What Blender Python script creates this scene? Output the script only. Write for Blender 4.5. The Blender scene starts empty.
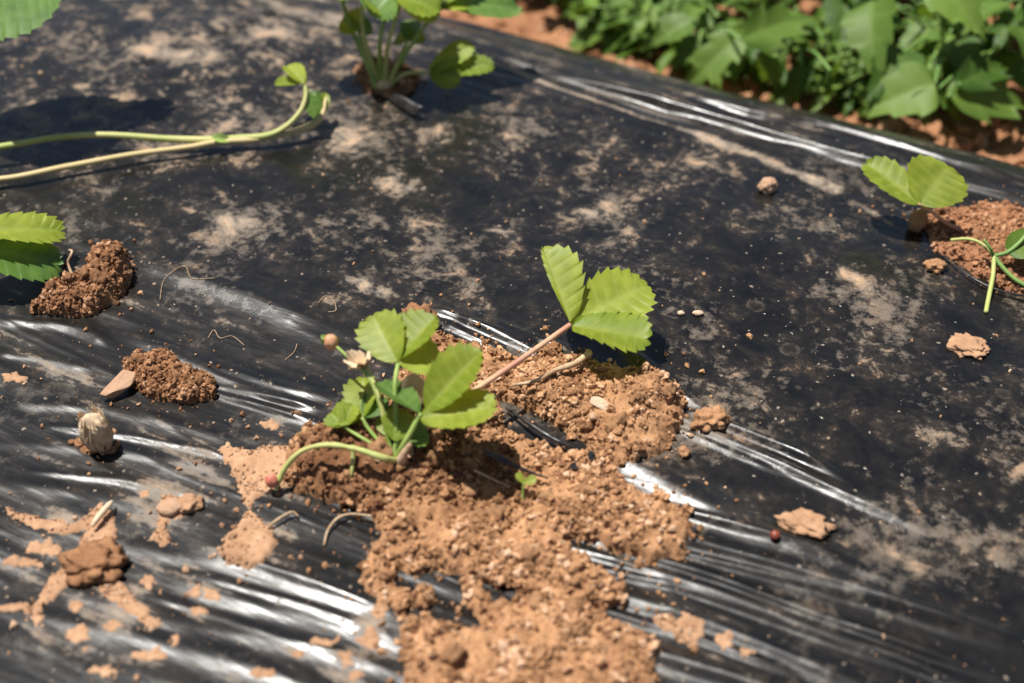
import bpy, math, random
import numpy as np
from mathutils import Vector, Matrix, noise as mnoise

random.seed(7)
RNG = np.random.default_rng(7)
R = math.radians

# ------------------------------------------------------------------ camera, sky, sun, exposure
DIST, PITCH = 0.70, R(42)
CAM = np.array([0.0, -DIST * math.cos(PITCH), DIST * math.sin(PITCH)])
FPX = 1024 * 50 / 36
scene = bpy.context.scene
cam_data = bpy.data.cameras.new('camera')
cam = bpy.data.objects.new('camera', cam_data)
scene.collection.objects.link(cam)
cam.location = CAM
cam.rotation_euler = (R(90) - PITCH, 0, 0)
cam_data.lens = 50
cam_data.sensor_width = 36
cam_data.clip_start = 0.01
cam_data.clip_end = 500
cam_data.dof.use_dof = True
cam_data.dof.focus_distance = 0.695
cam_data.dof.aperture_fstop = 4.4
cam_data.dof.aperture_blades = 7
scene.camera = cam

SUN = Vector((-0.29, 0.14, 1.0)).normalized()        # towards the sun
world = bpy.data.worlds.new('World')
scene.world = world
world.use_nodes = True
wn = world.node_tree
sky = wn.nodes.new('ShaderNodeTexSky')
sky.sky_type = 'NISHITA'
sky.sun_disc = False
sky.sun_elevation = math.asin(SUN.z)
sky.sun_rotation = math.atan2(SUN.x, SUN.y)
wn.links.new(sky.outputs[0], wn.nodes['Background'].inputs[0])
wn.nodes['Background'].inputs[1].default_value = 0.05
sun_data = bpy.data.lights.new('sun', 'SUN')
sun_data.energy = 4.8
sun_data.angle = R(0.55)
sun_data.color = (1.0, 0.965, 0.91)
sun = bpy.data.objects.new('sun', sun_data)
scene.collection.objects.link(sun)
sun.rotation_euler = SUN.to_track_quat('Z', 'Y').to_euler()
scene.view_settings.view_transform = 'Standard'
scene.view_settings.look = 'None'
scene.view_settings.gamma = 1
scene.view_settings.use_curve_mapping = False
scene.view_settings.exposure = 0.75

# ------------------------------------------------------------------ small helpers
COL = scene.collection
BED = R(27)
CU, SU = math.cos(BED), math.sin(BED)


def uv(x, y):
    return x * CU - y * SU, x * SU + y * CU


def xy(u, v):
    return u * CU + v * SU, -u * SU + v * CU


_tab = np.random.default_rng(11).random((256, 256))


def vnoise(x, y):
    x = np.asarray(x, float); y = np.asarray(y, float)
    ix = np.floor(x).astype(int); iy = np.floor(y).astype(int)
    fx = x - ix; fy = y - iy
    fx = fx * fx * (3 - 2 * fx); fy = fy * fy * (3 - 2 * fy)
    a = _tab[ix & 255, iy & 255]; b = _tab[(ix + 1) & 255, iy & 255]
    c = _tab[ix & 255, (iy + 1) & 255]; d = _tab[(ix + 1) & 255, (iy + 1) & 255]
    return (a * (1 - fx) + b * fx) * (1 - fy) + (c * (1 - fx) + d * fx) * fy


def fbm(x, y, octaves=4, gain=0.5):
    s = 0; a = 1; t = 0
    for k in range(octaves):
        s = s + a * vnoise(x * 2 ** k + 17.3 * k, y * 2 ** k + 5.1 * k); t += a; a *= gain
    return s / t


_jx = np.random.default_rng(21).random((256, 256)); _jy = np.random.default_rng(22).random((256, 256))


def worley(x, y):
    """distance to the nearest jittered cell point, 0 at a point"""
    ix = np.floor(x).astype(int); iy = np.floor(y).astype(int)
    best = np.full(np.shape(x), 9.0)
    for dx in (-1, 0, 1):
        for dy in (-1, 0, 1):
            cx = ix + dx; cy = iy + dy
            px = cx + _jx[cx & 255, cy & 255]; py = cy + _jy[cx & 255, cy & 255]
            best = np.minimum(best, (px - x) ** 2 + (py - y) ** 2)
    return np.sqrt(best)


def sstep(a, b, x):
    t = np.clip((x - a) / (b - a), 0, 1)
    return t * t * (3 - 2 * t)


# ------------------------------------------------------------------ shape of the raised bed under the film
def bed_profile(u, v):
    d = v - 0.03
    a = np.abs(d)
    a0 = np.where(d > 0, 0.222, 0.2)
    e = np.maximum(a - a0, 0)
    k = np.where(d > 0, 4.6, 0.8)
    far = np.where(d > 0, 0.325, 0.5)
    e = np.minimum(e, far - a0)
    h = np.where(d > 0, -0.22 * np.minimum(a, a0) ** 2 - 0.09 * e - k * e * e, -0.14 * np.minimum(a, .15) ** 2 - .042 * np.maximum(a - .15, 0) - 2.2 * np.maximum(a - .33, 0) ** 2)
    h = h + 0.010 * (fbm(u * 6 + 3, v * 7 + 9, 2) - 0.5)
    return h


def ray(px, py):
    r = np.array([(px - 512) / FPX, 0, 0]) + np.array([0, math.sin(PITCH), math.cos(PITCH)]) * ((341.5 - py) / FPX) \
        + np.array([0, math.cos(PITCH), -math.sin(PITCH)])
    return r


def hit_z(px, py, z):
    r = ray(px, py)
    t = (z - CAM[2]) / r[2]
    return CAM + r * t


def hit(px, py, h=0.0, fun=None):
    """point at height h above the film that lies on the sight line of a picture point"""
    fun = fun or bed_height
    z = h
    for _ in range(6):
        p = hit_z(px, py, z)
        a, b = uv(p[0], p[1])
        z = float(fun(a, b)) + h
    return p


# creases of the film: picture polyline, half width (m), height (m)
CREASES = [
    ([(545, 70), (620, 92), (750, 131), (865, 162), (990, 193), (1080, 214)], 0.00240, 0.00400),
    ([(637, 80), (753, 117), (815, 124), (890, 143), (960, 165), (1060, 190)], 0.00220, 0.00340),
    ([(480, 52), (600, 92), (700, 122)], 0.00350, -0.00220),
    ([(127, 255), (187, 276), (260, 300), (333, 330)], 0.00552, 0.00242),
    ([(-20, 318), (75, 326), (112, 345)], 0.00255, 0.00115),
    ([(-10, 352), (40, 358), (95, 371)], 0.00187, 0.00104),
    ([(125, 334), (190, 360), (235, 374), (285, 390), (345, 400)], 0.00306, 0.00207),
    ([(150, 352), (240, 388), (330, 416)], 0.00204, 0.00138),
    ([(225, 392), (300, 420), (345, 432)], 0.00187, 0.00067),
    ([(-20, 402), (100, 408), (190, 428), (250, 442)], 0.00245, 0.00071),
    ([(-20, 442), (60, 446), (150, 455), (245, 474)], 0.00216, 0.00049),
    ([(425, 306), (480, 324), (545, 347)], 0.00180, 0.00200),
    ([(455, 318), (500, 336), (560, 362)], 0.00160, 0.00180),
    ([(440, 322), (470, 336), (505, 352)], 0.00140, 0.00160),
    ([(470, 312), (520, 332), (580, 352)], 0.00160, 0.00140),
    ([(600, 327), (670, 384), (719, 424), (786, 446), (860, 488)], 0.00192, 0.00260),
    ([(587, 352), (660, 405), (690, 427), (767, 459), (850, 497), (950, 540)], 0.00222, 0.00300),
    ([(600, 440), (640, 466), (700, 504), (770, 540), (860, 572), (1040, 640)], 0.00660, 0.00420),
    ([(593, 516), (680, 540), (760, 562), (850, 590), (930, 618), (1060, 655)], 0.00266, 0.00340),
    ([(554, 530), (640, 556), (720, 580), (820, 616), (900, 645), (1040, 690)], 0.00178, 0.00260),
    ([(544, 539), (630, 566), (720, 594), (820, 632), (900, 660), (1000, 700)], 0.00163, 0.00260),
    ([(514, 564), (600, 590), (700, 620), (800, 660), (900, 700)], 0.00296, 0.00240),
    ([(554, 624), (640, 650), (740, 680), (840, 715)], 0.00296, 0.00260),
    ([(170, 524), (260, 560), (340, 590), (410, 622), (480, 650)], 0.00700, 0.00216),
    ([(120, 560), (230, 598), (330, 622), (430, 655)], 0.00274, 0.00061),
    ([(60, 590), (180, 622), (300, 645), (430, 684)], 0.00288, 0.00074),
    ([(-20, 600), (120, 634), (260, 668), (380, 706)], 0.00288, 0.00065),
    ([(-20, 480), (80, 492), (200, 520), (300, 556)], 0.00259, 0.00053),
    ([(-20, 520), (100, 540), (220, 566)], 0.00288, 0.00058),
    ([(90, 660), (180, 688), (300, 720)], 0.00288, 0.00061),
    ([(130, 72), (210, 40), (310, 0)], 0.00260, -0.00220),
    ([(360, 480), (400, 500), (440, 520)], 0.00216, 0.00041),
    ([(560, 520), (690, 556), (800, 584), (900, 612)], .0011, .0012),
    ([(560, 560), (680, 588), (780, 622), (900, 668)], .0012, .0013),
    ([(560, 600), (680, 632), (800, 676)], .0013, .0013),
    ([(600, 380), (690, 412), (760, 440), (830, 470)], .0012, .0013),
    ([(610, 400), (700, 440), (790, 478)], .0011, .0011),
    ([(640, 500), (740, 532), (860, 562)], .0012, .0012),
    ([(180, 570), (300, 604), (400, 640)], .0012, .0009),
    ([(130, 590), (260, 630), (400, 672)], .0013, .0009),
    ([(200, 545), (300, 580), (400, 618)], .0012, .0009),
    ([(20, 470), (120, 480), (230, 502)], .0012, .0008),
    ([(40, 425), (140, 438), (230, 456)], .0012, .0010),
    ([(150, 372), (240, 402), (320, 424)], .0011, .0011),
    ([(190, 380), (260, 398), (330, 412)], .0010, .0010),
]
_cr = []
for pts, w, h in CREASES:
    q = np.array([uv(*hit(px, py, 0, bed_profile)[:2]) for px, py in pts])
    # dense smooth polyline
    t = np.linspace(0, len(q) - 1, 5 * (len(q) - 1) + 1)
    qs = np.stack([np.interp(t, np.arange(len(q)), q[:, k]) for k in (0, 1)], 1)
    for _ in range(2):
        qs[1:-1] = 0.25 * qs[:-2] + 0.5 * qs[1:-1] + 0.25 * qs[2:]
    _cr.append((qs, w, h))


def creases(u, v):
    u = np.atleast_1d(u).astype(float); v = np.atleast_1d(v).astype(float)
    out = np.zeros(u.shape)
    for qs, w, h in _cr:
        m = 4 * w
        sel = (u > qs[:, 0].min() - m) & (u < qs[:, 0].max() + m) & (v > qs[:, 1].min() - m) & (v < qs[:, 1].max() + m)
        if not sel.any():
            continue
        a = u[sel]; b = v[sel]
        best = np.full(a.shape, 1e9); par = np.zeros(a.shape)
        n = len(qs) - 1
        for i in range(n):
            p, d = qs[i], qs[i + 1] - qs[i]
            t = np.clip(((a - p[0]) * d[0] + (b - p[1]) * d[1]) / (d @ d), 0, 1)
            dd = (a - p[0] - t * d[0]) ** 2 + (b - p[1] - t * d[1]) ** 2
            k = dd < best
            best[k] = dd[k]; par[k] = ((i + t) / n)[k]
        end = np.clip(np.minimum(par, 1 - par) * 6, 0, 1)
        vary = 0.75 + 0.5 * vnoise(a * 30 + 7 * w * 1e3, b * 30)
        out[sel] += h * np.exp(-best / (2 * w * w)) * end * vary
    return out


def wrinkles(u, v):
    near = 1 - sstep(-0.12, 0.02, v - 0.06 * (vnoise(u * 9, v * 3) - .5))
    mid = 1 - sstep(-0.02, 0.10, v + 0.25 * np.maximum(u, 0))
    warp = 0.014 * (fbm(u * 8, v * 8 + 31, 2) - .5)
    a = fbm(u * 5 + 4, (v + warp) * 75, 3, .42) - .5
    b = fbm(u * 9 + 40, (v + warp) * 260 + 3, 2) - .5
    r = 1 - np.abs(2 * vnoise(u * 4 + 9, (v + warp) * 60 + 50) - 1)
    far = sstep(0.17, 0.235, v)
    gate = sstep(.45, .7, fbm(u * 11 + 70, v * 16 + 5, 2))
    thin = gate * (1 - np.abs(2 * vnoise(u * 5 + 90, (v + warp) * 190 + 60) - 1)) ** 5
    c = fbm(u * 12 + 14, (v + warp) * 110 + 8, 3) - .5
    soft = fbm(u * 25, v * 32, 3) - .5
    return (near * (0.0008 * a + 0.00024 * b + 0.0006 * r ** 8 + 0.00045 * thin) + mid * (1 - near) * (0.0013 * a + 0.0003 * b)
            + far * 0.0030 * c + 0.0012 * soft)


def bed_height(u, v):
    s = np.shape(u)
    u1 = np.atleast_1d(u).astype(float); v1 = np.atleast_1d(v).astype(float)
    h = bed_profile(u1, v1) + wrinkles(u1, v1) + creases(u1, v1)
    return h.reshape(s) if s else h[0]


# ------------------------------------------------------------------ mesh helpers
def mesh_np(name, V, F, smooth=True):
    """V (n,3), F (m,3 or 4)"""
    V = np.asarray(V, np.float32); F = np.asarray(F, np.int32)
    me = bpy.data.meshes.new(name)
    k = F.shape[1]
    me.vertices.add(len(V)); me.vertices.foreach_set('co', V.ravel())
    me.loops.add(F.size); me.loops.foreach_set('vertex_index', F.ravel())
    me.polygons.add(len(F))
    me.polygons.foreach_set('loop_start', np.arange(len(F), dtype=np.int32) * k)
    me.update(calc_edges=True)
    me.polygons.foreach_set('use_smooth', np.full(len(F), smooth))
    me.update()
    return me


def attr(me, name, values):
    a = me.attributes.new(name, 'FLOAT', 'POINT')
    a.data.foreach_set('value', np.asarray(values, np.float32))


def obj(name, me, mat, parent=None, loc=None):
    o = bpy.data.objects.new(name, me)
    COL.objects.link(o)
    if mat and me and not len(me.materials):
        me.materials.append(mat)
    if parent:
        o.parent = parent
    if loc is not None:
        o.location = loc
    return o


def tag(o, label, cat, group=None):
    o['label'] = label; o['category'] = cat
    if group:
        o['group'] = group
    return o


def thing(name, label, cat, loc, group=None):
    o = bpy.data.objects.new(name, None)
    o.empty_display_size = 0.02
    COL.objects.link(o)
    o.location = loc
    return tag(o, label, cat, group)


def grid_faces(nu, nv):
    i = np.arange((nu - 1) * (nv - 1)); a = i // (nv - 1); b = i % (nv - 1)
    p = a * nv + b
    return np.stack([p, p + nv, p + nv + 1, p + 1], 1)


def catmull(P, n):
    P = np.asarray(P, float)
    Q = np.vstack([2 * P[0] - P[1], P, 2 * P[-1] - P[-2]])
    out = []
    for i in range(1, len(Q) - 2):
        for t in np.linspace(0, 1, n, endpoint=False):
            a, b, c, d = Q[i - 1:i + 3]
            out.append(0.5 * (2 * b + (c - a) * t + (2 * a - 5 * b + 4 * c - d) * t * t + (3 * b - a - 3 * c + d) * t ** 3))
    out.append(Q[-2])
    return np.array(out)


def tube(name, pts, rad, origin=(0, 0, 0), n=8, sides=8, wob=0.0):
    """pts world control points, rad one radius or one per control point; mesh local to origin"""
    P = catmull(np.asarray(pts, float), n)
    r = np.interp(np.linspace(0, 1, len(P)), np.linspace(0, 1, len(np.atleast_1d(rad))), np.atleast_1d(rad)) if np.ndim(rad) else np.full(len(P), rad)
    if wob:
        r = r * (1 + wob * (vnoise(np.arange(len(P)) * .8 + RNG.random() * 50, np.zeros(len(P))) - .5))
    T = np.gradient(P, axis=0); T /= np.linalg.norm(T, axis=1)[:, None] + 1e-12
    nrm = np.array([0, 0, 1.0]) if abs(T[0, 2]) < .9 else np.array([1.0, 0, 0])
    V = []
    for i in range(len(P)):
        nrm = nrm - T[i] * (nrm @ T[i]); nrm /= np.linalg.norm(nrm)
        b = np.cross(T[i], nrm)
        for k in range(sides):
            a = 2 * math.pi * k / sides
            V.append(P[i] + r[i] * (math.cos(a) * nrm + math.sin(a) * b))
    V.append(P[0] - T[0] * r[0] * .5); V.append(P[-1] + T[-1] * r[-1] * .6)
    F = []
    m = len(P)
    for i in range(m - 1):
        for k in range(sides):
            k2 = (k + 1) % sides
            a, b, c, d = i * sides + k, i * sides + k2, (i + 1) * sides + k2, (i + 1) * sides + k
            F += [(a, b, c), (a, c, d)]
    for k in range(sides):
        k2 = (k + 1) % sides
        F.append((m * sides, k2, k)); F.append((m * sides + 1, (m - 1) * sides + k, (m - 1) * sides + k2))
    V = np.array(V) - np.asarray(origin)
    return mesh_np(name, V, F)


def ico(sub):
    t = (1 + 5 ** .5) / 2
    V = [(-1, t, 0), (1, t, 0), (-1, -t, 0), (1, -t, 0), (0, -1, t), (0, 1, t), (0, -1, -t), (0, 1, -t), (t, 0, -1), (t, 0, 1), (-t, 0, -1), (-t, 0, 1)]
    F = [(0, 11, 5), (0, 5, 1), (0, 1, 7), (0, 7, 10), (0, 10, 11), (1, 5, 9), (5, 11, 4), (11, 10, 2), (10, 7, 6), (7, 1, 8),
         (3, 9, 4), (3, 4, 2), (3, 2, 6), (3, 6, 8), (3, 8, 9), (4, 9, 5), (2, 4, 11), (6, 2, 10), (8, 6, 7), (9, 8, 1)]
    V = [np.array(v) / np.linalg.norm(v) for v in V]
    for _ in range(sub):
        mid = {}; G = []

        def m(a, b):
            k = (min(a, b), max(a, b))
            if k not in mid:
                p = V[a] + V[b]; V.append(p / np.linalg.norm(p)); mid[k] = len(V) - 1
            return mid[k]
        for a, b, c in F:
            x, y, z = m(a, b), m(b, c), m(c, a)
            G += [(a, x, z), (b, y, x), (c, z, y), (x, y, z)]
        F = G
    return np.array(V), np.array(F)


ICO0, ICO1, ICO2, ICO3 = ico(0), ico(1), ico(2), ico(3)


def lump(sub, seed, rough=.35, freq=1.6):
    V, F = (ICO0, ICO1, ICO2, ICO3)[sub]
    V = V.copy()
    off = Vector((seed * 3.7, seed * 1.3, seed * 7.1))
    for i, p in enumerate(V):
        q = Vector(p) * freq + off
        k = 1 + rough * (mnoise.noise(q) + .5 * mnoise.noise(q * 2.3) + .3 * mnoise.noise(q * 5.1))
        V[i] = p * k
    return V, F


CRUMBS0 = [lump(0, s + 3, .55, 1.3)[0] * (1 + .45 * (RNG.random((12, 1)) - .5)) for s in range(24)]
CRUMBS1 = [lump(1, s + 60, .8, 1.7)[0] * (1 + .35 * (RNG.random((42, 1)) - .5)) for s in range(24)]


def rand_rot(n):
    q = RNG.normal(size=(n, 4)); q /= np.linalg.norm(q, axis=1)[:, None]
    w, x, y, z = q.T
    return np.stack([np.stack([1 - 2 * (y * y + z * z), 2 * (x * y - z * w), 2 * (x * z + y * w)], 1),
                     np.stack([2 * (x * y + z * w), 1 - 2 * (x * x + z * z), 2 * (y * z - x * w)], 1),
                     np.stack([2 * (x * z - y * w), 2 * (y * z + x * w), 1 - 2 * (x * x + y * y)], 1)], 1)


def crumb_mesh(name, P, r, fine=False, bias=0.0):
    """one mesh of many crumbs: P (n,3) centres, r (n) radii"""
    n = len(P)
    base = CRUMBS1 if fine else CRUMBS0
    F0 = (ICO1 if fine else ICO0)[1]
    k = len(base[0])
    idx = RNG.integers(0, len(base), n)
    B = np.array(base)[idx] * (0.7 + .6 * RNG.random((n, 1, 3)))
    V = np.einsum('nij,nkj->nki', rand_rot(n), B) * r[:, None, None] + P[:, None, :]
    F = (F0[None] + (np.arange(n) * k)[:, None, None]).reshape(-1, 3)
    me = mesh_np(name, V.reshape(-1, 3), F, False)
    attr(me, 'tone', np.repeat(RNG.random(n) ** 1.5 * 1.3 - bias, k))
    return me


# ------------------------------------------------------------------ materials
def newmat(name):
    m = bpy.data.materials.new(name)
    m.use_nodes = True
    nt = m.node_tree
    return m, nt, nt.nodes['Principled BSDF']


def N(nt, t, **kw):
    n = nt.nodes.new(t)
    for k, v in kw.items():
        if k.startswith('i_'):
            n.inputs[k[2:].replace('_', ' ')].default_value = v
        else:
            setattr(n, k, v)
    return n


def ramp(nt, src, stops):
    r = N(nt, 'ShaderNodeValToRGB')
    e = r.color_ramp.elements
    while len(e) < len(stops):
        e.new(.5)
    for x, (p, c) in zip(e, stops):
        x.position = p
        x.color = tuple(c) + (1,) if len(c) == 3 else c
    nt.links.new(src, r.inputs[0])
    return r


def g(v):
    return (v, v, v)


def mathn(nt, op, a, b=None, clamp=False):
    n = N(nt, 'ShaderNodeMath', operation=op, use_clamp=clamp)
    for i, x in enumerate((a, b)):
        if x is None:
            continue
        if isinstance(x, (int, float)):
            n.inputs[i].default_value = x
        else:
            nt.links.new(x, n.inputs[i])
    return n.outputs[0]


def mixc(nt, fac, a, b, mode='MIX'):
    n = N(nt, 'ShaderNodeMix', data_type='RGBA', blend_type=mode)
    for i, x in ((0, fac), (6, a), (7, b)):
        if isinstance(x, (int, float)):
            n.inputs[i].default_value = x
        elif isinstance(x, tuple):
            n.inputs[i].default_value = x + (1,) if len(x) == 3 else x
        else:
            nt.links.new(x, n.inputs[i])
    return n.outputs[2]


def soil_material(name, dark=(.17, .085, .044), light=(.40, .225, .125), pale=(.58, .40, .27), scale=1.0):
    m, nt, b = newmat(name)
    tc = N(nt, 'ShaderNodeTexCoord')
    a = N(nt, 'ShaderNodeAttribute', attribute_name='tone')
    n1 = N(nt, 'ShaderNodeTexNoise', i_Scale=90 * scale, i_Detail=6.0, i_Roughness=.65)
    n2 = N(nt, 'ShaderNodeTexNoise', i_Scale=900 * scale, i_Detail=4.0, i_Roughness=.7)
    nt.links.new(tc.outputs['Object'], n1.inputs['Vector']); nt.links.new(tc.outputs['Object'], n2.inputs['Vector'])
    s = mathn(nt, 'ADD', mathn(nt, 'MULTIPLY', n1.outputs[0], .55), mathn(nt, 'MULTIPLY', n2.outputs[0], .35))
    s = mathn(nt, 'ADD', s, mathn(nt, 'MULTIPLY', a.outputs['Fac'], .22))
    r = ramp(nt, s, [(.34, dark), (.50, tuple(.5 * (x + y) for x, y in zip(dark, light))), (.64, light), (.80, pale)])
    nt.links.new(r.outputs[0], b.inputs['Base Color'])
    b.inputs['Roughness'].default_value = .95
    b.inputs['Specular IOR Level'].default_value = .15
    bp = N(nt, 'ShaderNodeBump', i_Strength=.8, i_Distance=.0006)
    nt.links.new(n2.outputs[0], bp.inputs['Height'])
    nt.links.new(bp.outputs[0], b.inputs['Normal'])
    return m


SOIL = soil_material('clay_soil', (.145, .066, .031), (.45, .245, .122), (.68, .47, .32))
SOIL_DARK = soil_material('damp_clay_soil', (.10, .042, .020), (.31, .155, .075), (.50, .31, .19))
MUD = soil_material('dried_mud', (.23, .12, .065), (.42, .245, .14), (.54, .38, .26))
PALE = soil_material('pale_stone', (.40, .28, .18), (.56, .42, .30), (.68, .56, .44))
STONE = soil_material('flat_stone', (.30, .17, .10), (.44, .28, .18), (.55, .42, .30))
FURROW = soil_material('furrow_soil', (.15, .065, .032), (.33, .16, .08), (.48, .30, .18), .5)


def film_material():
    m, nt, b = newmat('black_plastic_film')
    L = nt.links
    tc = N(nt, 'ShaderNodeTexCoord')
    den = N(nt, 'ShaderNodeAttribute', attribute_name='dust')
    stre = N(nt, 'ShaderNodeAttribute', attribute_name='streak')
    # blotches of dried splashes
    n1 = N(nt, 'ShaderNodeTexNoise', i_Scale=52.0, i_Detail=9.0, i_Roughness=.68, i_Distortion=.5)
    n2 = N(nt, 'ShaderNodeTexNoise', i_Scale=240.0, i_Detail=5.0, i_Roughness=.65)
    n3 = N(nt, 'ShaderNodeTexNoise', i_Scale=14.0, i_Detail=3.0)
    mp = N(nt, 'ShaderNodeMapping'); mp.inputs['Scale'].default_value = (.28, 1.2, 1)
    n4 = N(nt, 'ShaderNodeTexNoise', i_Scale=90.0, i_Detail=6.0, i_Roughness=.6)
    for n in (n1, n2, n3):
        L.new(tc.outputs['Object'], n.inputs['Vector'])
    L.new(tc.outputs['Object'], mp.inputs['Vector']); L.new(mp.outputs[0], n4.inputs['Vector'])
    blot = mathn(nt, 'ADD', mathn(nt, 'MULTIPLY', n1.outputs[0], .75), mathn(nt, 'MULTIPLY', n2.outputs[0], .25))
    blot = mathn(nt, 'ADD', blot, mathn(nt, 'MULTIPLY', mathn(nt, 'SUBTRACT', n3.outputs[0], .5), .25))
    strk = mathn(nt, 'ADD', mathn(nt, 'MULTIPLY', n4.outputs[0], .8), mathn(nt, 'MULTIPLY', n2.outputs[0], .2))
    mixv = N(nt, 'ShaderNodeMix', data_type='FLOAT')
    L.new(stre.outputs['Fac'], mixv.inputs[0]); L.new(blot, mixv.inputs[2]); L.new(strk, mixv.inputs[3])
    s = mathn(nt, 'ADD', mixv.outputs[0], mathn(nt, 'MULTIPLY', mathn(nt, 'SUBTRACT', den.outputs['Fac'], .5), .42))
    crust = ramp(nt, s, [(.545, g(0)), (.565, g(.22)), (.61, g(.42)), (.66, g(.68)), (.74, g(.95))])
    haze = ramp(nt, s, [(.34, g(.0)), (.48, g(.022)), (.60, g(.10))])
    # rings of dried drops
    vo = N(nt, 'ShaderNodeTexVoronoi', i_Scale=48.0, i_Randomness=1.0)
    wv = N(nt, 'ShaderNodeMix', data_type='VECTOR')
    wv.inputs[0].default_value = .0045
    L.new(tc.outputs['Object'], wv.inputs[4]); L.new(n2.outputs['Color'], wv.inputs[5])
    L.new(wv.outputs[1], vo.inputs['Vector'])
    sep = N(nt, 'ShaderNodeSeparateColor'); L.new(vo.outputs['Color'], sep.inputs[0])
    rad = mathn(nt, 'ADD', mathn(nt, 'MULTIPLY', sep.outputs[0], .26), .05)
    rel = mathn(nt, 'DIVIDE', vo.outputs['Distance'], rad)
    disc = ramp(nt, rel, [(.0, g(.30)), (.55, g(.36)), (.82, g(.9)), (.97, g(0))])
    pick = mathn(nt, 'GREATER_THAN', sep.outputs[1], .55)
    disc = mathn(nt, 'MULTIPLY', disc.outputs[0], pick)
    disc = mathn(nt, 'MULTIPLY', disc, mathn(nt, 'MULTIPLY', mathn(nt, 'SUBTRACT', n2.outputs[0], .28, True), 1.15))
    disc = mathn(nt, 'MULTIPLY', disc, mathn(nt, 'SUBTRACT', 1.0, stre.outputs['Fac'], True))
    # second, greyer layer of small dried splashes
    n5 = N(nt, 'ShaderNodeTexNoise', i_Scale=120.0, i_Detail=8.0, i_Roughness=.72, i_Distortion=.0)
    L.new(tc.outputs['Object'], n5.inputs['Vector'])
    s5 = mathn(nt, 'ADD', n5.outputs[0], mathn(nt, 'MULTIPLY', mathn(nt, 'SUBTRACT', n3.outputs[0], .5), .75))
    small = ramp(nt, s5, [(.55, g(0)), (.59, g(.12)), (.70, g(.36))])
    small = mathn(nt, 'MULTIPLY', small.outputs[0], mathn(nt, 'SUBTRACT', 1.0, mathn(nt, 'MULTIPLY', stre.outputs['Fac'], .75)))
    # fine specks
    vs = N(nt, 'ShaderNodeTexVoronoi', i_Scale=260.0, i_Randomness=1.0)
    L.new(wv.outputs[1], vs.inputs['Vector'])
    sp = N(nt, 'ShaderNodeSeparateColor'); L.new(vs.outputs['Color'], sp.inputs[0])
    speck = mathn(nt, 'LESS_THAN', vs.outputs['Distance'], mathn(nt, 'MULTIPLY', sp.outputs[0], .22))
    speck = mathn(nt, 'MULTIPLY', speck, mathn(nt, 'GREATER_THAN', sp.outputs[1], .72))
    speck = mathn(nt, 'MULTIPLY', speck, .55)
    d = mathn(nt, 'MAXIMUM', mathn(nt, 'MAXIMUM', crust.outputs[0], haze.outputs[0]), mathn(nt, 'MAXIMUM', mathn(nt, 'MAXIMUM', mathn(nt, 'MULTIPLY', disc, .45), small), speck), True)
    tint = ramp(nt, n1.outputs[0], [(.35, (.28, .225, .175)), (.55, (.34, .26, .185)), (.70, (.44, .28, .165))])
    colr = mixc(nt, d, (.0045, .0044, .0042), tint.outputs[0])
    L.new(colr, b.inputs['Base Color'])
    rr = mathn(nt, 'ADD', mathn(nt, 'ADD', mathn(nt, 'MULTIPLY', n3.outputs[0], .12), .18), mathn(nt, 'MULTIPLY', stre.outputs['Fac'], .05))
    rmix = N(nt, 'ShaderNodeMix', data_type='FLOAT')
    L.new(mathn(nt, 'MULTIPLY', d, 1.3, True), rmix.inputs[0]); L.new(rr, rmix.inputs[2]); rmix.inputs[3].default_value = .85
    L.new(rmix.outputs[0], b.inputs['Roughness'])
    b.inputs['Specular IOR Level'].default_value = .37
    bp = N(nt, 'ShaderNodeBump', i_Strength=.35, i_Distance=.0008)
    mb = N(nt, 'ShaderNodeMapping'); mb.inputs['Scale'].default_value = (.35, 1.6, 1)
    L.new(tc.outputs['Object'], mb.inputs['Vector'])
    nb = N(nt, 'ShaderNodeTexNoise', i_Scale=210.0, i_Detail=3.0)
    L.new(mb.outputs[0], nb.inputs['Vector'])
    hh = mathn(nt, 'ADD', mathn(nt, 'MULTIPLY', nb.outputs[0], .7), mathn(nt, 'MULTIPLY', d, .5))
    L.new(hh, bp.inputs['Height']); L.new(bp.outputs[0], b.inputs['Normal'])
    return m


FILM = film_material()


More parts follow.
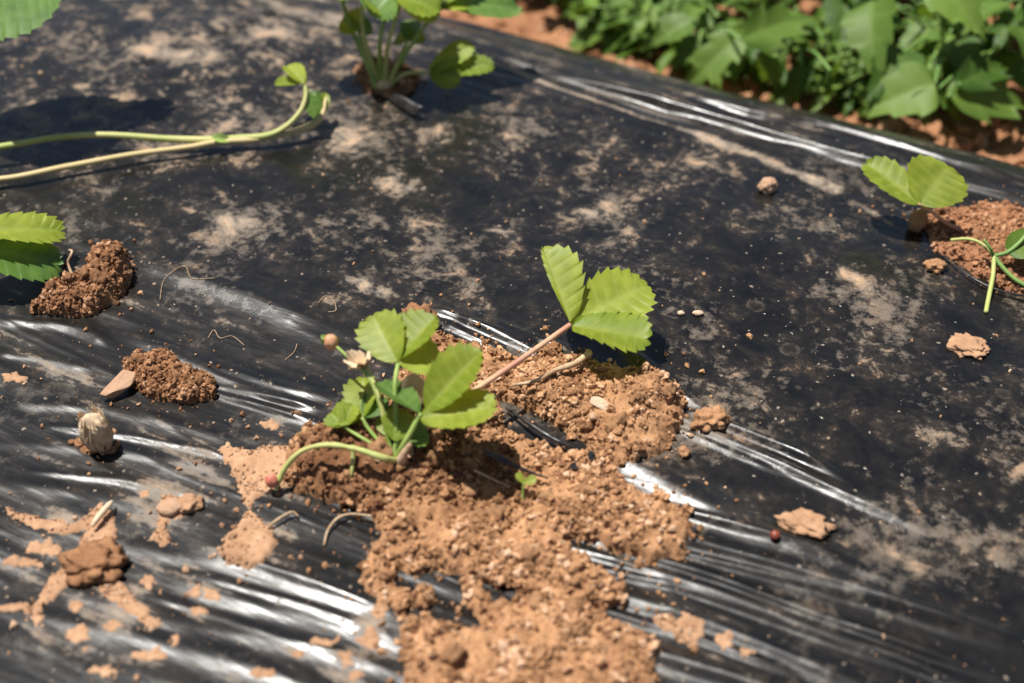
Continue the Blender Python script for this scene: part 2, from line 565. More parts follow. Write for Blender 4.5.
def leaf_material(name, c0, c1, vein, trans=.35, tcol=None, rough=.42, spec=.4):
    m, nt, b = newmat(name)
    L = nt.links
    tc = N(nt, 'ShaderNodeTexCoord')
    n1 = N(nt, 'ShaderNodeTexNoise', i_Scale=110.0, i_Detail=4.0)
    n2 = N(nt, 'ShaderNodeTexNoise', i_Scale=900.0, i_Detail=3.0)
    L.new(tc.outputs['Object'], n1.inputs['Vector']); L.new(tc.outputs['Object'], n2.inputs['Vector'])
    va = N(nt, 'ShaderNodeAttribute', attribute_name='vein')
    info = N(nt, 'ShaderNodeObjectInfo')
    f = mathn(nt, 'ADD', mathn(nt, 'MULTIPLY', n1.outputs[0], .8), mathn(nt, 'MULTIPLY', mathn(nt, 'SUBTRACT', info.outputs['Random'], .5), .35))
    base = ramp(nt, f, [(.3, c0), (.62, c1)])
    col = mixc(nt, mathn(nt, 'MULTIPLY', va.outputs['Fac'], .30), base.outputs[0], vein)
    L.new(col, b.inputs['Base Color'])
    b.inputs['Roughness'].default_value = rough
    b.inputs['Specular IOR Level'].default_value = spec
    bp = N(nt, 'ShaderNodeBump', i_Strength=.3, i_Distance=.00025)
    hh = mathn(nt, 'SUBTRACT', mathn(nt, 'MULTIPLY', n2.outputs[0], .5), va.outputs['Fac'])
    L.new(hh, bp.inputs['Height']); L.new(bp.outputs[0], b.inputs['Normal'])
    tr = N(nt, 'ShaderNodeBsdfTranslucent')
    tcol = tcol or tuple(min(1, x * 1.5) for x in c1)
    L.new(mixc(nt, .6, col, tcol), tr.inputs[0])
    mx = N(nt, 'ShaderNodeMixShader'); mx.inputs[0].default_value = trans
    L.new(b.outputs[0], mx.inputs[1]); L.new(tr.outputs[0], mx.inputs[2])
    L.new(mx.outputs[0], nt.nodes['Material Output'].inputs[0])
    return m


LEAF = leaf_material('strawberry_leaf', (.17, .24, .018), (.33, .39, .042), (.44, .49, .13), .44, (.50, .54, .03), .5)
LEAF_DARK = leaf_material('dark_strawberry_leaf', (.06, .13, .022), (.12, .21, .036), (.22, .31, .10), .28)
WEED = leaf_material('weed_leaf', (.035, .08, .010), (.090, .160, .018), (.15, .22, .045), .28, (.24, .37, .02), .5, .25)
WEED2 = leaf_material('pale_weed_leaf', (.08, .145, .022), (.155, .245, .04), (.22, .31, .08), .30, (.32, .45, .03), .5, .25)


def simple(name, c0, c1, scale=200.0, rough=.6, spec=.4, stretch=None, bump=.3):
    m, nt, b = newmat(name)
    tc = N(nt, 'ShaderNodeTexCoord')
    mp = N(nt, 'ShaderNodeMapping')
    if stretch:
        mp.inputs['Scale'].default_value = stretch
    nt.links.new(tc.outputs['Object'], mp.inputs['Vector'])
    n = N(nt, 'ShaderNodeTexNoise', i_Scale=scale, i_Detail=4.0)
    nt.links.new(mp.outputs[0], n.inputs['Vector'])
    r = ramp(nt, n.outputs[0], [(.35, c0), (.65, c1)])
    nt.links.new(r.outputs[0], b.inputs['Base Color'])
    b.inputs['Roughness'].default_value = rough
    b.inputs['Specular IOR Level'].default_value = spec
    bp = N(nt, 'ShaderNodeBump', i_Strength=bump, i_Distance=.0005)
    nt.links.new(n.outputs[0], bp.inputs['Height']); nt.links.new(bp.outputs[0], b.inputs['Normal'])
    return m


STALK_PINK = simple('pink_stalk', (.42, .20, .13), (.52, .32, .19), 120)
STALK_GREEN = simple('green_stalk', (.18, .28, .05), (.30, .38, .10), 90)
STALK_YELLOW = simple('yellow_green_runner', (.32, .36, .10), (.44, .42, .16), 60)
STALK_TAN = simple('tan_runner', (.45, .36, .16), (.52, .40, .20), 60)
WEED_STALK = simple('weed_stalk', (.10, .20, .04), (.18, .28, .07), 80)
DRY = simple('dry_plant', (.42, .30, .18), (.60, .47, .32), 260, .8, .2, None, .6)
STRAW = simple('dry_straw', (.30, .19, .11), (.48, .35, .22), 260, .8, .2)
BUD = simple('brown_pink_bud', (.36, .15, .07), (.50, .30, .16), 150, .6)
REDTIP = simple('red_tip', (.45, .10, .08), (.5, .2, .12), 150, .5)
BEAD = simple('dark_red_seed', (.16, .03, .02), (.24, .06, .03), 150, .35)
PETAL = simple('dry_petal', (.55, .40, .25), (.70, .56, .38), 200, .75)
BRACT = simple('withered_leaf', (.42, .26, .16), (.55, .38, .25), 200, .7)
BLACK = simple('torn_black_film', (.006, .006, .007), (.03, .024, .02), 350, .36, .5)

# ------------------------------------------------------------------ ground
def ground():
    def axis(lo, hi, a, b, step):
        mid = np.arange(a, b + step / 2, step)
        left = a - np.cumsum(step * 1.35 ** np.arange(1, 40)); left = left[left > lo]
        right = b + np.cumsum(step * 1.35 ** np.arange(1, 40)); right = right[right < hi]
        return np.concatenate([[lo], left[::-1], mid, right, [hi]])
    us = axis(-60, 60, -.35, .75, .004)
    vs = axis(-60, 60, .24, .95, .004)
    U, V = np.meshgrid(us, vs, indexing='ij')
    Z = -.078 + .016 * (fbm(U * 9, V * 9, 3) - .5) + .010 * (fbm(U * 60, V * 60, 3) - .5) + .006 * (.6 - worley(U * 75, V * 75))
    bank = sstep(.42, .30, V)
    Z = Z + .022 * bank * np.where((V > .2), 1, 0)
    inside = (V > -.44) & (V < .33)
    Z = np.where(inside, np.minimum(Z, bed_profile(U, V) - .022), Z)
    far = np.maximum(np.abs(U), np.abs(V)) > 2
    Z = np.where(far, -.08, Z)
    me = mesh_np('ground', np.stack([U, V, Z], -1).reshape(-1, 3), grid_faces(len(us), len(vs)))
    attr(me, 'tone', fbm(U * 20, V * 20, 2).ravel())
    o = obj('ground', me, FURROW)
    o.rotation_euler = (0, 0, -BED)
    o['kind'] = 'structure'

    def gz(x, y):
        a, b = uv(x, y)
        z = -.078 + .016 * (fbm(a * 9, b * 9, 3) - .5) + .010 * (fbm(a * 60, b * 60, 3) - .5) + .006 * (.6 - worley(np.array([a * 75]), np.array([b * 75]))[0])
        return float(z + .022 * sstep(.42, .30, b))
    return o, gz


GROUND, ground_z = ground()

# crumbs of the furrow
nc = 5200
cu = RNG.uniform(-.35, .7, nc); cv = RNG.uniform(.30, .85, nc)
cx, cy = xy(cu, cv)
cz = np.array([ground_z(a, b) for a, b in zip(cx, cy)])
cr = .0012 + .0055 * RNG.random(nc) ** 4
me = crumb_mesh('furrow_crumbs', np.stack([cx, cy, cz + cr * .3], 1), cr)
o = obj('furrow_crumbs', me, FURROW)
o['kind'] = 'stuff'; o['label'] = 'loose red soil crumbs in the furrow under the weeds'; o['category'] = 'soil'

SMALL = [(78, 634, 11, 8), (150, 655, 24, 6), (148, 583, 6, 5), (212, 594, 10, 6), (104, 671, 15, 7), (197, 612, 7, 5), (370, 640, 9, 11), (326, 642, 14, 5), (44, 549, 17, 6),
         (146, 494, 5, 4), (380, 609, 9, 10), (22, 562, 20, 5), (195, 592, 6, 4), (38, 618, 7, 5), (75, 606, 8, 6), (115, 625, 8, 4), (262, 673, 10, 5), (176, 643, 5, 4), (297, 655, 6, 4), (175, 640, 4, 4),
         (12, 607, 12, 5), (345, 660, 6, 8), (725, 640, 9, 7), (745, 650, 6, 5), (62, 522, 5, 4), (270, 425, 9, 4), (14, 378, 12, 4), (355, 676, 6, 5), (86, 649, 4, 3)]
# ------------------------------------------------------------------ the film
def build_film():
    st = .00125
    def axis(lo, hi, a, b):
        mid = np.arange(a, b + st / 2, st)
        left = a - np.cumsum(st * 1.25 ** np.arange(1, 60)); left = left[left > lo]
        right = b + np.cumsum(st * 1.25 ** np.arange(1, 60)); right = right[right < hi]
        return np.concatenate([[lo], left[::-1], mid, right, [hi]])
    us = axis(-4, 4, -.56, .42)
    vs = np.concatenate([np.linspace(-.47, -.32, 24), np.arange(-.315, .345, st)])
    U, V = np.meshgrid(us, vs, indexing='ij')
    fu, fv = U.ravel(), V.ravel()
    Z = bed_height(fu, fv)
    me = mesh_np('mulch_film', np.stack([fu, fv, Z], 1), grid_faces(len(us), len(vs)))
    # where the dried dust lies thicker: blotches (picture point, size in mm along / across the bed, amount)
    D = .41 + .24 * (fbm(fu * 7 + 60, fv * 9, 3) - .5)
    D += .10 * sstep(-.05, -.3, fu) * sstep(-.02, .08, fv)
    D += .05 * sstep(.1, .18, fv)
    D -= .05 * sstep(.02, .18, fu) * sstep(.12, -.05, fv)
    for px, py, a, b, k in [(235, 222, 17, 9, .30), (405, 185, 20, 12, .26), (375, 288, 24, 6, .32), (586, 214, 16, 8, .26), (330, 135, 18, 8, .22),
                            (880, 292, 15, 6, .24), (850, 275, 8, 5, .2), (870, 345, 22, 12, .20), (790, 340, 10, 6, .22), (940, 430, 15, 12, .2), (830, 262, 14, 7, .16),
                            
                            (200, 100, 22, 10, .2), (165, 50, 30, 14, .2), (270, 30, 30, 14, .16), (440, 135, 30, 14, .2), (500, 232, 9, 4, .28),
                            (60, 380, 20, 8, .26), (30, 345, 18, 6, .2), (40, 455, 20, 8, .22), (70, 420, 14, 6, .18), (250, 255, 16, 6, .18),
                            (330, 300, 10, 6, .2), (700, 355, 18, 10, .1), (960, 620, 20, 10, .14), (900, 560, 30, 6, .16), (760, 500, 20, 5, .2), (700, 480, 18, 4, .2), (215, 505, 20, 6, .05)]:
        c = uv(*hit(px, py)[:2])
        D += k * np.exp(-((fu - c[0]) / (a * .001)) ** 2 - ((fv - c[1]) / (b * .001)) ** 2)
    for line, b, k in [([(497, 64), (545, 83), (600, 102), (642, 117), (700, 134)], 2.0, .48), ([(560, 78), (640, 106), (700, 124)], 1.2, .25),
                       ([(705, 138), (745, 152), (790, 170), (835, 190)], 5.5, .42), ([(860, 205), (890, 222)], 3.0, .3), ([(0, 520), (60, 528)], 4.0, .2)]:
        P = np.array([uv(*hit(px, py)[:2]) for px, py in line])
        best = np.full(fu.shape, 1e9)
        for p, q in zip(P[:-1], P[1:]):
            d = q - p
            t = np.clip(((fu - p[0]) * d[0] + (fv - p[1]) * d[1]) / (d @ d), 0, 1)
            best = np.minimum(best, (fu - p[0] - t * d[0]) ** 2 + (fv - p[1] - t * d[1]) ** 2)
        D += k * np.exp(-best / (b * .001) ** 2)
    for px, py, a, b in SMALL + [(255, 468, 30, 20), (250, 545, 26, 22), (95, 550, 30, 35), (172, 515, 25, 22), (680, 630, 28, 18), (40, 520, 30, 10), (130, 600, 20, 20)]:
        c = uv(*hit(px, py)[:2])
        D += .15 * np.exp(-(((fu - c[0]) / (a * .00075)) ** 2 + ((fv - c[1]) / (b * .0012)) ** 2))
    D -= .05 * sstep(.0, -.12, fv)
    attr(me, 'dust', D)
    attr(me, 'streak', np.clip(sstep(.03, -.10, fv + .1 * np.maximum(fu, 0)) * .85 + sstep(.19, .25, fv) * .9, 0, 1))
    o = obj('mulch_film', me, FILM)
    o.rotation_euler = (0, 0, -BED)
    tag(o, 'black plastic mulch film stretched over the raised bed, wrinkled and dusty', 'plastic film')
    return o


FILM_OBJ = build_film()

# ------------------------------------------------------------------ soil heaps and mud on the film
def inside_dist(poly, X, Y):
    """signed distance to a polygon, positive inside"""
    P = np.asarray(poly); Q = np.roll(P, -1, 0)
    best = np.full(X.shape, 1e9); ins = np.zeros(X.shape, bool)
    for p, q in zip(P, Q):
        d = q - p
        t = np.clip(((X - p[0]) * d[0] + (Y - p[1]) * d[1]) / (d @ d + 1e-12), 0, 1)
        best = np.minimum(best, (X - p[0] - t * d[0]) ** 2 + (Y - p[1] - t * d[1]) ** 2)
        c = ((p[1] > Y) != (q[1] > Y)) & (X < (q[0] - p[0]) * (Y - p[1]) / (q[1] - p[1] + 1e-15) + p[0])
        ins ^= c
    return np.sqrt(best) * np.where(ins, 1, -1)


def org_seed(h):
    return float(h.lo[0] * 991 % 37)


class Heap:
    def __init__(s, polys, holes=(), bumps=(), thick=.006, edge=.008, ragged=.004, rough=.003, cell=.006, fine=1.0, freq=170, wet=()):
        s.freq = freq
        s.wet = [(hit(a, b)[:2], r, k) for a, b, r, k in wet]
        s.P = [np.array([hit(a, b)[:2] for a, b in p]) for p in polys]
        s.Hh = [np.array([hit(a, b)[:2] for a, b in p]) for p in holes]
        s.B = [(hit(a, b)[:2], r, h) for a, b, r, h in bumps]
        s.thick, s.edge, s.ragged, s.rough, s.cell, s.fine = thick, edge, ragged, rough, cell, fine
        A = np.vstack(s.P)
        s.lo, s.hi = A.min(0) - .008, A.max(0) + .008

    def depth(s, X, Y):
        sd = np.max([inside_dist(p, X, Y) for p in s.P], 0)
        for h in s.Hh:
            sd = np.minimum(sd, -inside_dist(h, X, Y))
        sd = sd + s.ragged * 2.4 * (fbm(X * s.freq + 9, Y * s.freq, 4, .65) - .5)
        return sd

    def height(s, X, Y, sd=None):
        sd = s.depth(X, Y) if sd is None else sd
        k = np.clip(sd / s.edge, 0, 1)
        prof = np.sqrt(1 - (1 - k) ** 2)
        t = s.thick * prof
        for c, r, h in s.B:
            t = t + h * np.exp(-((X - c[0]) ** 2 + (Y - c[1]) ** 2) / (2 * r * r)) * prof
        w1 = .75 - worley(X / s.cell, Y / s.cell)
        w2 = .75 - worley(X / s.cell * 2.3 + 7, Y / s.cell * 2.3)
        w3 = .7 - worley(X / s.cell * 4.6 + 3, Y / s.cell * 4.6 + 8)
        big = fbm(X * 110 + 2, Y * 110 + 7, 4, .6) - .5
        nz = fbm(X * 55 + 5, Y * 55, 3) - .5
        t = t + prof * s.rough * (w1 * .55 + w2 * .5 * s.fine + w3 * .36 * s.fine + nz * 2.4 + big * 2.2 * s.fine)
        a, b = uv(X, Y)
        return bed_height(a, b) + np.where(sd > 0, np.maximum(t, .0004), np.maximum(-.0025, sd * .8))

    def mesh(s, name, res, origin):
        xs = np.arange(s.lo[0], s.hi[0], res); ys = np.arange(s.lo[1], s.hi[1], res)
        X, Y = np.meshgrid(xs, ys, indexing='ij')
        sd = s.depth(X, Y)
        Z = s.height(X, Y, sd)
        F = grid_faces(len(xs), len(ys))
        keep = (sd.ravel() > -res * 1.2)[F].any(1)
        F = F[keep]
        used = np.unique(F); mp = np.full(X.size, -1); mp[used] = np.arange(len(used))
        V = np.stack([X.ravel(), Y.ravel(), Z.ravel()], 1)[used] - np.asarray(origin)
        me = mesh_np(name, V, mp[F])
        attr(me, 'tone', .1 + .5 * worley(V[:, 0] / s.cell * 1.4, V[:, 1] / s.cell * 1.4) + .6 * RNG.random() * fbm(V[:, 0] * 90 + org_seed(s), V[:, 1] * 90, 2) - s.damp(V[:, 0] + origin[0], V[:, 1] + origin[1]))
        return me

    def damp(s, X, Y):  # tone drop: random patches plus the painted spots of moisture and shade
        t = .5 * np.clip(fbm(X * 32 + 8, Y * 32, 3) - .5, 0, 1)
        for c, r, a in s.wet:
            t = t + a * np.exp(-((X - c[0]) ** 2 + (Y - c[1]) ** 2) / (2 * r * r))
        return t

    def scatter(s, n, spread=.0, lo=0.0):
        out = np.zeros((0, 3))
        while len(out) < n:
            X = RNG.uniform(s.lo[0] - spread, s.hi[0] + spread, n * 4); Y = RNG.uniform(s.lo[1] - spread, s.hi[1] + spread, n * 4)
            sd = s.depth(X, Y)
            if spread:
                ok = RNG.random(len(X)) < np.exp(-np.maximum(-sd, 0) / (spread * .3)) * (sd < .006)
            else:
                ok = (sd > lo) & (RNG.random(len(X)) < .12 + 1.6 * np.clip(fbm(X * 85 + 3, Y * 85, 3) - .36, 0, 1) * 2)
            X, Y, sd = X[ok], Y[ok], sd[ok]
            out = np.vstack([out, np.stack([X, Y, s.height(X, Y, sd)], 1)])
        out = out[:n]
        a, b = uv(out[:, 0], out[:, 1])
        out[:, 2] = np.maximum(out[:, 2], bed_height(a, b))
        return out


CLODS = []
for s_ in range(8):
    v_, f_ = lump(2, s_ + 200, .75, 1.8)
    v_ = v_ * (1 + .12 * (RNG.random((len(v_), 1)) - .5))
    CLODS.append((v_, f_))
_clodme = {}


def clod_mesh(i, mat):
    k = (i, mat.name)
    if k not in _clodme:
        me = mesh_np('clod', *CLODS[i])
        attr(me, 'tone', np.full(len(CLODS[i][0]), .3 + .05 * i))
        me.materials.append(mat)
        _clodme[k] = me
    return _clodme[k]


def soil_heap(name, label, cat, heap, mat, res, crumbs, rmax, clods=0, halo=0, group=None, surface='soil_body', rmin=.0005, clodr=(.0028, .0052), seedpow=3.0):
    c = .5 * (heap.lo + heap.hi)
    a, b = uv(*c)
    org = np.array([c[0], c[1], float(bed_height(a, b))])
    if crumbs + clods + halo == 0:
        o = obj(name, heap.mesh(name, res, org), mat, None, org)
        return tag(o, label, cat, group)
    t = thing(name, label, cat, org, group)
    obj(surface, heap.mesh(surface, res, org), mat, t)
    if crumbs:
        P = heap.scatter(crumbs)
        r = rmin + (rmax - rmin) * RNG.random(crumbs) ** seedpow
        P[:, 2] += r * RNG.uniform(-.2, .75, crumbs)
        if halo:
            Q = heap.scatter(halo, .03)
            rq = .0003 + .0013 * RNG.random(halo) ** 3
            Q[:, 2] += rq * .4
            P = np.vstack([P, Q]); r = np.concatenate([r, rq])
        big = r > .0016
        if big.sum():
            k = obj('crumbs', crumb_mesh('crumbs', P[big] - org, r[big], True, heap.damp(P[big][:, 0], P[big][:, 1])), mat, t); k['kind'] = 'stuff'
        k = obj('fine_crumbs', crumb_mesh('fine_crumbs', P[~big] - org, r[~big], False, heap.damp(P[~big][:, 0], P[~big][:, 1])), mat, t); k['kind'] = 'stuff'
    if clods:
        P = heap.scatter(clods, lo=.005)
        for p in P:
            q = obj('clod', clod_mesh(random.randrange(8), mat), mat, t, p - org)
            rr = random.uniform(*clodr)
            q.scale = (rr * random.uniform(.8, 1.25), rr * random.uniform(.8, 1.2), rr * random.uniform(.6, .95))
            q.rotation_euler = (random.uniform(0, 6), random.uniform(0, 6), random.uniform(0, 6))
    return t


MAIN = Heap([[(284, 468), (300, 436), (335, 430), (352, 420), (375, 400), (405, 375), (412, 348), (430, 338), (458, 346), (480, 344), (500, 352), (524, 366),
              (548, 352), (575, 360), (602, 368), (640, 383), (668, 390), (684, 404), (680, 428), (664, 450), (640, 460), (618, 470), (632, 492), (664, 497), (688, 514),
              (691, 536), (684, 556), (656, 562), (628, 566), (604, 556), (606, 572), (622, 590), (624, 603), (602, 612), (612, 622), (642, 632), (656, 646), (650, 683),
              (640, 740), (430, 740), (402, 690), (400, 646), (404, 622), (392, 606), (368, 588), (360, 574), (370, 558), (380, 540), (378, 520), (358, 508), (330, 500), (300, 492), (284, 482)]],
            [[(392, 578), (430, 570), (460, 574), (464, 602), (486, 632), (440, 622), (398, 614), (430, 603), (424, 595), (396, 594)],
             [(478, 584), (508, 584), (524, 602), (492, 604)],
             [(500, 400), (520, 406), (560, 430), (594, 448), (582, 460), (540, 450), (502, 430)],
             [(560, 541), (600, 545), (620, 556), (650, 560), (618, 582), (585, 566)]],
            [(385, 462, .020, .009), (330, 462, .014, .005), (438, 452, .016, .006), (622, 405, .022, .007), (655, 402, .008, .005), (650, 530, .022, .004), (492, 488, .017, -.008), (440, 350, .010, .005),
             (480, 540, .03, .004), (500, 640, .03, .003)],
            thick=.0035, edge=.014, ragged=.0040, rough=.0030, cell=.0078, wet=[(370, 465, .022, .75), (330, 470, .015, .4), (470, 470, .022, .6), (440, 350, .012, .4)])  # tone lowered round the crown: some moisture, but mostly shade painted in
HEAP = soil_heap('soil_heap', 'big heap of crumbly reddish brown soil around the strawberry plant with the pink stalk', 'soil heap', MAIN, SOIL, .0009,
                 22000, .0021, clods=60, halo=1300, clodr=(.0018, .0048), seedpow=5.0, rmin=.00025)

RIGHTP = Heap([[(911, 212), (926, 216), (942, 212), (985, 206), (1024, 208), (1075, 216), (1090, 300), (1030, 298), (996, 288), (969, 272), (943, 254), (925, 234)]],
              [], [(990, 235, .02, .002)], thick=.0025, edge=.010, ragged=.003, rough=.0022, cell=.006)
soil_heap('soil_patch', 'patch of red soil in the planting hole beside the two-lobed leaf', 'soil heap', RIGHTP, FURROW, .0012, 4000, .0018, rmin=.0003, seedpow=4.0, clods=8, halo=120)

BACKP = Heap([[(352, 70), (372, 62), (400, 64), (418, 78), (412, 92), (390, 97), (364, 90)]], [], [], thick=.004, edge=.008, ragged=.003, rough=.003)
soil_heap('planting_hole_soil', 'small ring of soil at the foot of the strawberry plant with many stems', 'soil heap', BACKP, SOIL_DARK, .0016, 300, .0025, halo=60)

LEFTC = Heap([[(35, 312), (45, 295), (68, 286), (88, 280), (92, 264), (103, 251), (120, 250), (133, 264), (130, 286), (115, 301), (100, 311), (70, 318)]],
             [], [(112, 276, .0105, .011), (70, 302, .010, .003)], thick=.0045, edge=.006, ragged=.0024, rough=.0032, cell=.0052)
soil_heap('soil_clump', 'dark red soil clump with a raised end and a curled rootlet beside it', 'soil clump', LEFTC, SOIL_DARK, .0008, 2200, .0018, rmin=.00025, seedpow=4.0, clods=14, halo=60, clodr=(.0022, .004))

LEFTP = Heap([[(122, 366), (150, 359), (172, 357), (190, 371), (215, 383), (216, 398), (190, 403), (160, 400), (138, 393), (128, 380)]],
             [], [(165, 376, .009, .0035)], thick=.004, edge=.008, ragged=.0026, rough=.0032, cell=.0052)
soil_heap('crumb_pile', 'low pile of brown soil crumbs behind a flat tan stone', 'soil clump', LEFTP, SOIL_DARK, .0008, 2000, .0018, rmin=.00025, seedpow=4.0, clods=9, halo=90, clodr=(.002, .0036))

# flat dried splashes
mudkw = dict(thick=.0006, edge=.003, ragged=.0024, rough=.0007, cell=.005, freq=300)
soil_heap('mud_splash', 'dried mud splash of two blobs joined by a thin neck', 'mud splash',
          Heap([[(219, 450), (228, 443), (250, 451), (280, 446), (312, 450), (318, 470), (298, 483), (272, 489), (256, 498), (253, 512), (262, 522), (275, 530), (277, 545), (263, 562), (245, 570), (228, 565), (220, 552), (228, 535), (242, 522), (245, 512), (239, 490), (231, 470)]],
               [], [(250, 545, .007, .002), (275, 466, .012, .002)], **mudkw), MUD, .001, 260, .0009, halo=90)
soil_heap('mud_splash', 'star-shaped dried mud splash with thin arms and a dark clod on it', 'mud splash',
          Heap([[(6, 508), (35, 517), (70, 524), (88, 515), (100, 503), (113, 511), (116, 540), (120, 560), (116, 575), (132, 595), (160, 625), (150, 631), (118, 606), (95, 584), (70, 582), (52, 597), (37, 616), (27, 612), (42, 590), (60, 570), (74, 551), (86, 532), (60, 534), (30, 526), (8, 517)]],
               [], [(95, 562, .008, .002)], **mudkw), MUD, .001, 220, .0009, halo=90)
soil_heap('mud_splash', 'dried mud splash with a short tail and a pebble on its top', 'mud splash',
          Heap([[(156, 505), (166, 497), (185, 494), (197, 500), (195, 512), (182, 518), (170, 518), (166, 528), (173, 545), (160, 546), (150, 541), (158, 530), (160, 518)]], [], [], **mudkw), MUD, .001, 60, .0012)
soil_heap('mud_splash', 'pair of round dried mud discs beside the lower end of the soil heap', 'mud splash',
          Heap([[(650, 622), (656, 614), (668, 615), (678, 618), (692, 614), (703, 622), (704, 636), (694, 646), (680, 644), (674, 634), (660, 632)]], [], [], **mudkw), MUD, .001, 50, .0014)
for px, py, a, b in SMALL:
    n = 10
    ph = random.uniform(0, 6)
    poly = [(px + a * math.cos(k * 2 * math.pi / n) * random.uniform(.75, 1.2), py + b * math.sin(k * 2 * math.pi / n) * random.uniform(.75, 1.2)) for k in range(n)]
    soil_heap('mud_spot', 'small tan spot of dried mud on the wrinkled film', 'mud splash', Heap([poly], [], [], thick=.0003, edge=.0025, ragged=.0032, rough=.0004, cell=.004, freq=330), MUD, .0007, 0, .001, group='small mud spots on the wrinkled side of the film')

# loose crumbs lying about
n = 900
pts = np.stack([RNG.uniform(-.5, .34, n), RNG.uniform(-.26, .22, n)], 1)
keep = (fbm(pts[:, 0] * 12 + 8, pts[:, 1] * 12, 2) > .42)
pts = pts[keep]
r = .0002 + .0010 * RNG.random(len(pts)) ** 4
x_, y_ = xy(pts[:, 0], pts[:, 1])
o = obj('loose_crumbs', crumb_mesh('loose_crumbs', np.stack([x_, y_, bed_height(pts[:, 0], pts[:, 1]) + r * .5], 1), r), MUD)
o['kind'] = 'stuff'; o['label'] = 'tiny tan grains of soil sprinkled over the black film'; o['category'] = 'soil'


# ------------------------------------------------------------------ stones, clods and bits on the film
def surf(px, py, h=0.0):
    """point on the film, or on the heap where the heap lies higher"""
    p = hit(px, py, h)
    return p


def bit(name, label, cat, px, py, size, mat, seed, rot=0, rough=.3, sub=3, sink=.25, lift=0, freq=1.4, tilt=(0, 0), group=None, parent=None):
    V, F = lump(sub, seed, rough, freq)
    V = V * np.array(size)
    Rm = np.array(Matrix.Rotation(rot, 3, 'Z') @ Matrix.Rotation(tilt[0], 3, 'X') @ Matrix.Rotation(tilt[1], 3, 'Y'))
    V = V @ Rm.T
    p = hit(px, py, size[2] * (1 - sink) + lift)
    me = mesh_np(name, V, F)
    attr(me, 'tone', np.full(len(V), .45))
    o = obj(name, me, mat, None, p)
    return tag(o, label, cat, group)


bit('pebble', 'round pale pebble alone on the film near the brown dust streak', 'pebble', 768, 186, (.0052, .0044, .0046), STONE, 3, .3, .35)
bit('clod', 'ring-shaped tan clod beside a dark red seed', 'clod', 805, 524, (.0095, .0062, .0028), MUD, 9, -.3, .55, freq=2.2)
bit('clod', 'tan clod on the crease just right of the soil heap', 'clod', 711, 420, (.0082, .0062, .0048), SOIL, 12, .2, .5, freq=2.0)
bit('clod', 'flat orange clod below the hanging root stem of the green seedling', 'clod', 970, 346, (.0092, .0078, .0020), MUD, 15, -.4, .45, freq=2.0)
bit('clod', 'small orange clod just outside the red soil patch', 'clod', 935, 266, (.0052, .0040, .0030), SOIL, 18, 0, .5, freq=2.0)
bit('seed', 'tiny round dark red seed on a shiny crease', 'seed', 775, 535, (.0022, .0022, .0022), BEAD, 4, 0, .06, 2, .1)
bit('white_bit', 'tiny white oval grain next to another right of the strawberry leaf', 'grain', 698, 313, (.0028, .0016, .0014), PALE, 5, 0, .15, 2, group='white grains on the film')
bit('white_bit', 'tiny white oval grain next to another right of the strawberry leaf', 'grain', 681, 313, (.0018, .0014, .0012), PALE, 6, 0, .15, 2, group='white grains on the film')
bit('clod', 'rough brown clod standing on the film behind the strawberry leaves', 'clod', 419, 322, (.0085, .0080, .0085), SOIL_DARK, 22, .4, .5, freq=2.4)
bit('clod', 'little brown clod on the film under the pink stalk', 'clod', 554, 347, (.0034, .0030, .0026), SOIL_DARK, 25, 0, .5)
bit('pebble', 'smooth oval pebble lying on the mud splash with a short tail', 'pebble', 171, 507, (.0062, .0044, .0028), STONE, 36, .1, .18)
bit('clod', 'rough brown clod beside the oval pebble', 'clod', 189, 503, (.0052, .0046, .0030), MUD, 37, .1, .45)
bit('clod', 'dark moist clod in the middle of the star-shaped mud splash', 'clod', 94, 562, (.0125, .0105, .0045), SOIL_DARK, 41, .2, .5, freq=2.3)
bit('clod', 'single tan crumb just below the right edge of the heap', 'clod', 684, 452, (.0030, .0026, .0024), SOIL, 44, 0, .4, 2)

import bmesh


def shard(name, label, cat, px, py, size, mat, seed, rot, lift=0.0, tilt=(0, 0)):
    rs = np.random.default_rng(seed)
    bm = bmesh.new()
    for k in range(16):
        a = rs.random() * 6.283
        rr = .75 + .25 * rs.random()
        bm.verts.new((math.cos(a) * rr * size[0], math.sin(a) * rr * size[1], (rs.random() - .5) * 2 * size[2] * (1 - .4 * rs.random())))
    bmesh.ops.convex_hull(bm, input=bm.verts)
    for v in [v for v in bm.verts if not v.link_faces]:
        bm.verts.remove(v)
    bmesh.ops.bevel(bm, geom=list(bm.edges), offset=min(size) * .16, segments=2, affect='EDGES', profile=.6)
    me = bpy.data.meshes.new(name)
    bm.to_mesh(me); bm.free()
    attr(me, 'tone', np.full(len(me.vertices), .45))
    o = obj(name, me, mat, None, hit(px, py, size[2] + lift))
    o.rotation_euler = (tilt[0], tilt[1], rot)
    return tag(o, label, cat)


shard('flat_stone', 'flat tan stone slab leaning at the pile of brown crumbs', 'stone', 117, 383, (.0112, .0066, .0032), STONE, 23, .55, .0020, (.35, -.1))
shard('stone_chip', 'flat pale stone chip lying on the soil right of the twig', 'stone', 600, 404, (.0056, .0036, .0010), PALE, 8, -.5, .0085, (.3, .2))
shard('stone_chip', 'small square tan chip on the soil below the pale one', 'stone', 592, 416, (.0024, .0034, .0016), STONE, 11, .2, .0075)
shard('black_fragment', 'lump of black plastic lying on the soil of the heap', 'plastic bit', 576, 466, (.0034, .0024, .0009), BLACK, 14, .2, .006, (.2, .3))
shard('black_fragment', 'upright scrap of black plastic in the soil beside a black lump', 'plastic bit', 592, 457, (.0022, .0036, .0008), BLACK, 17, .6, .0065, (.6, .2))

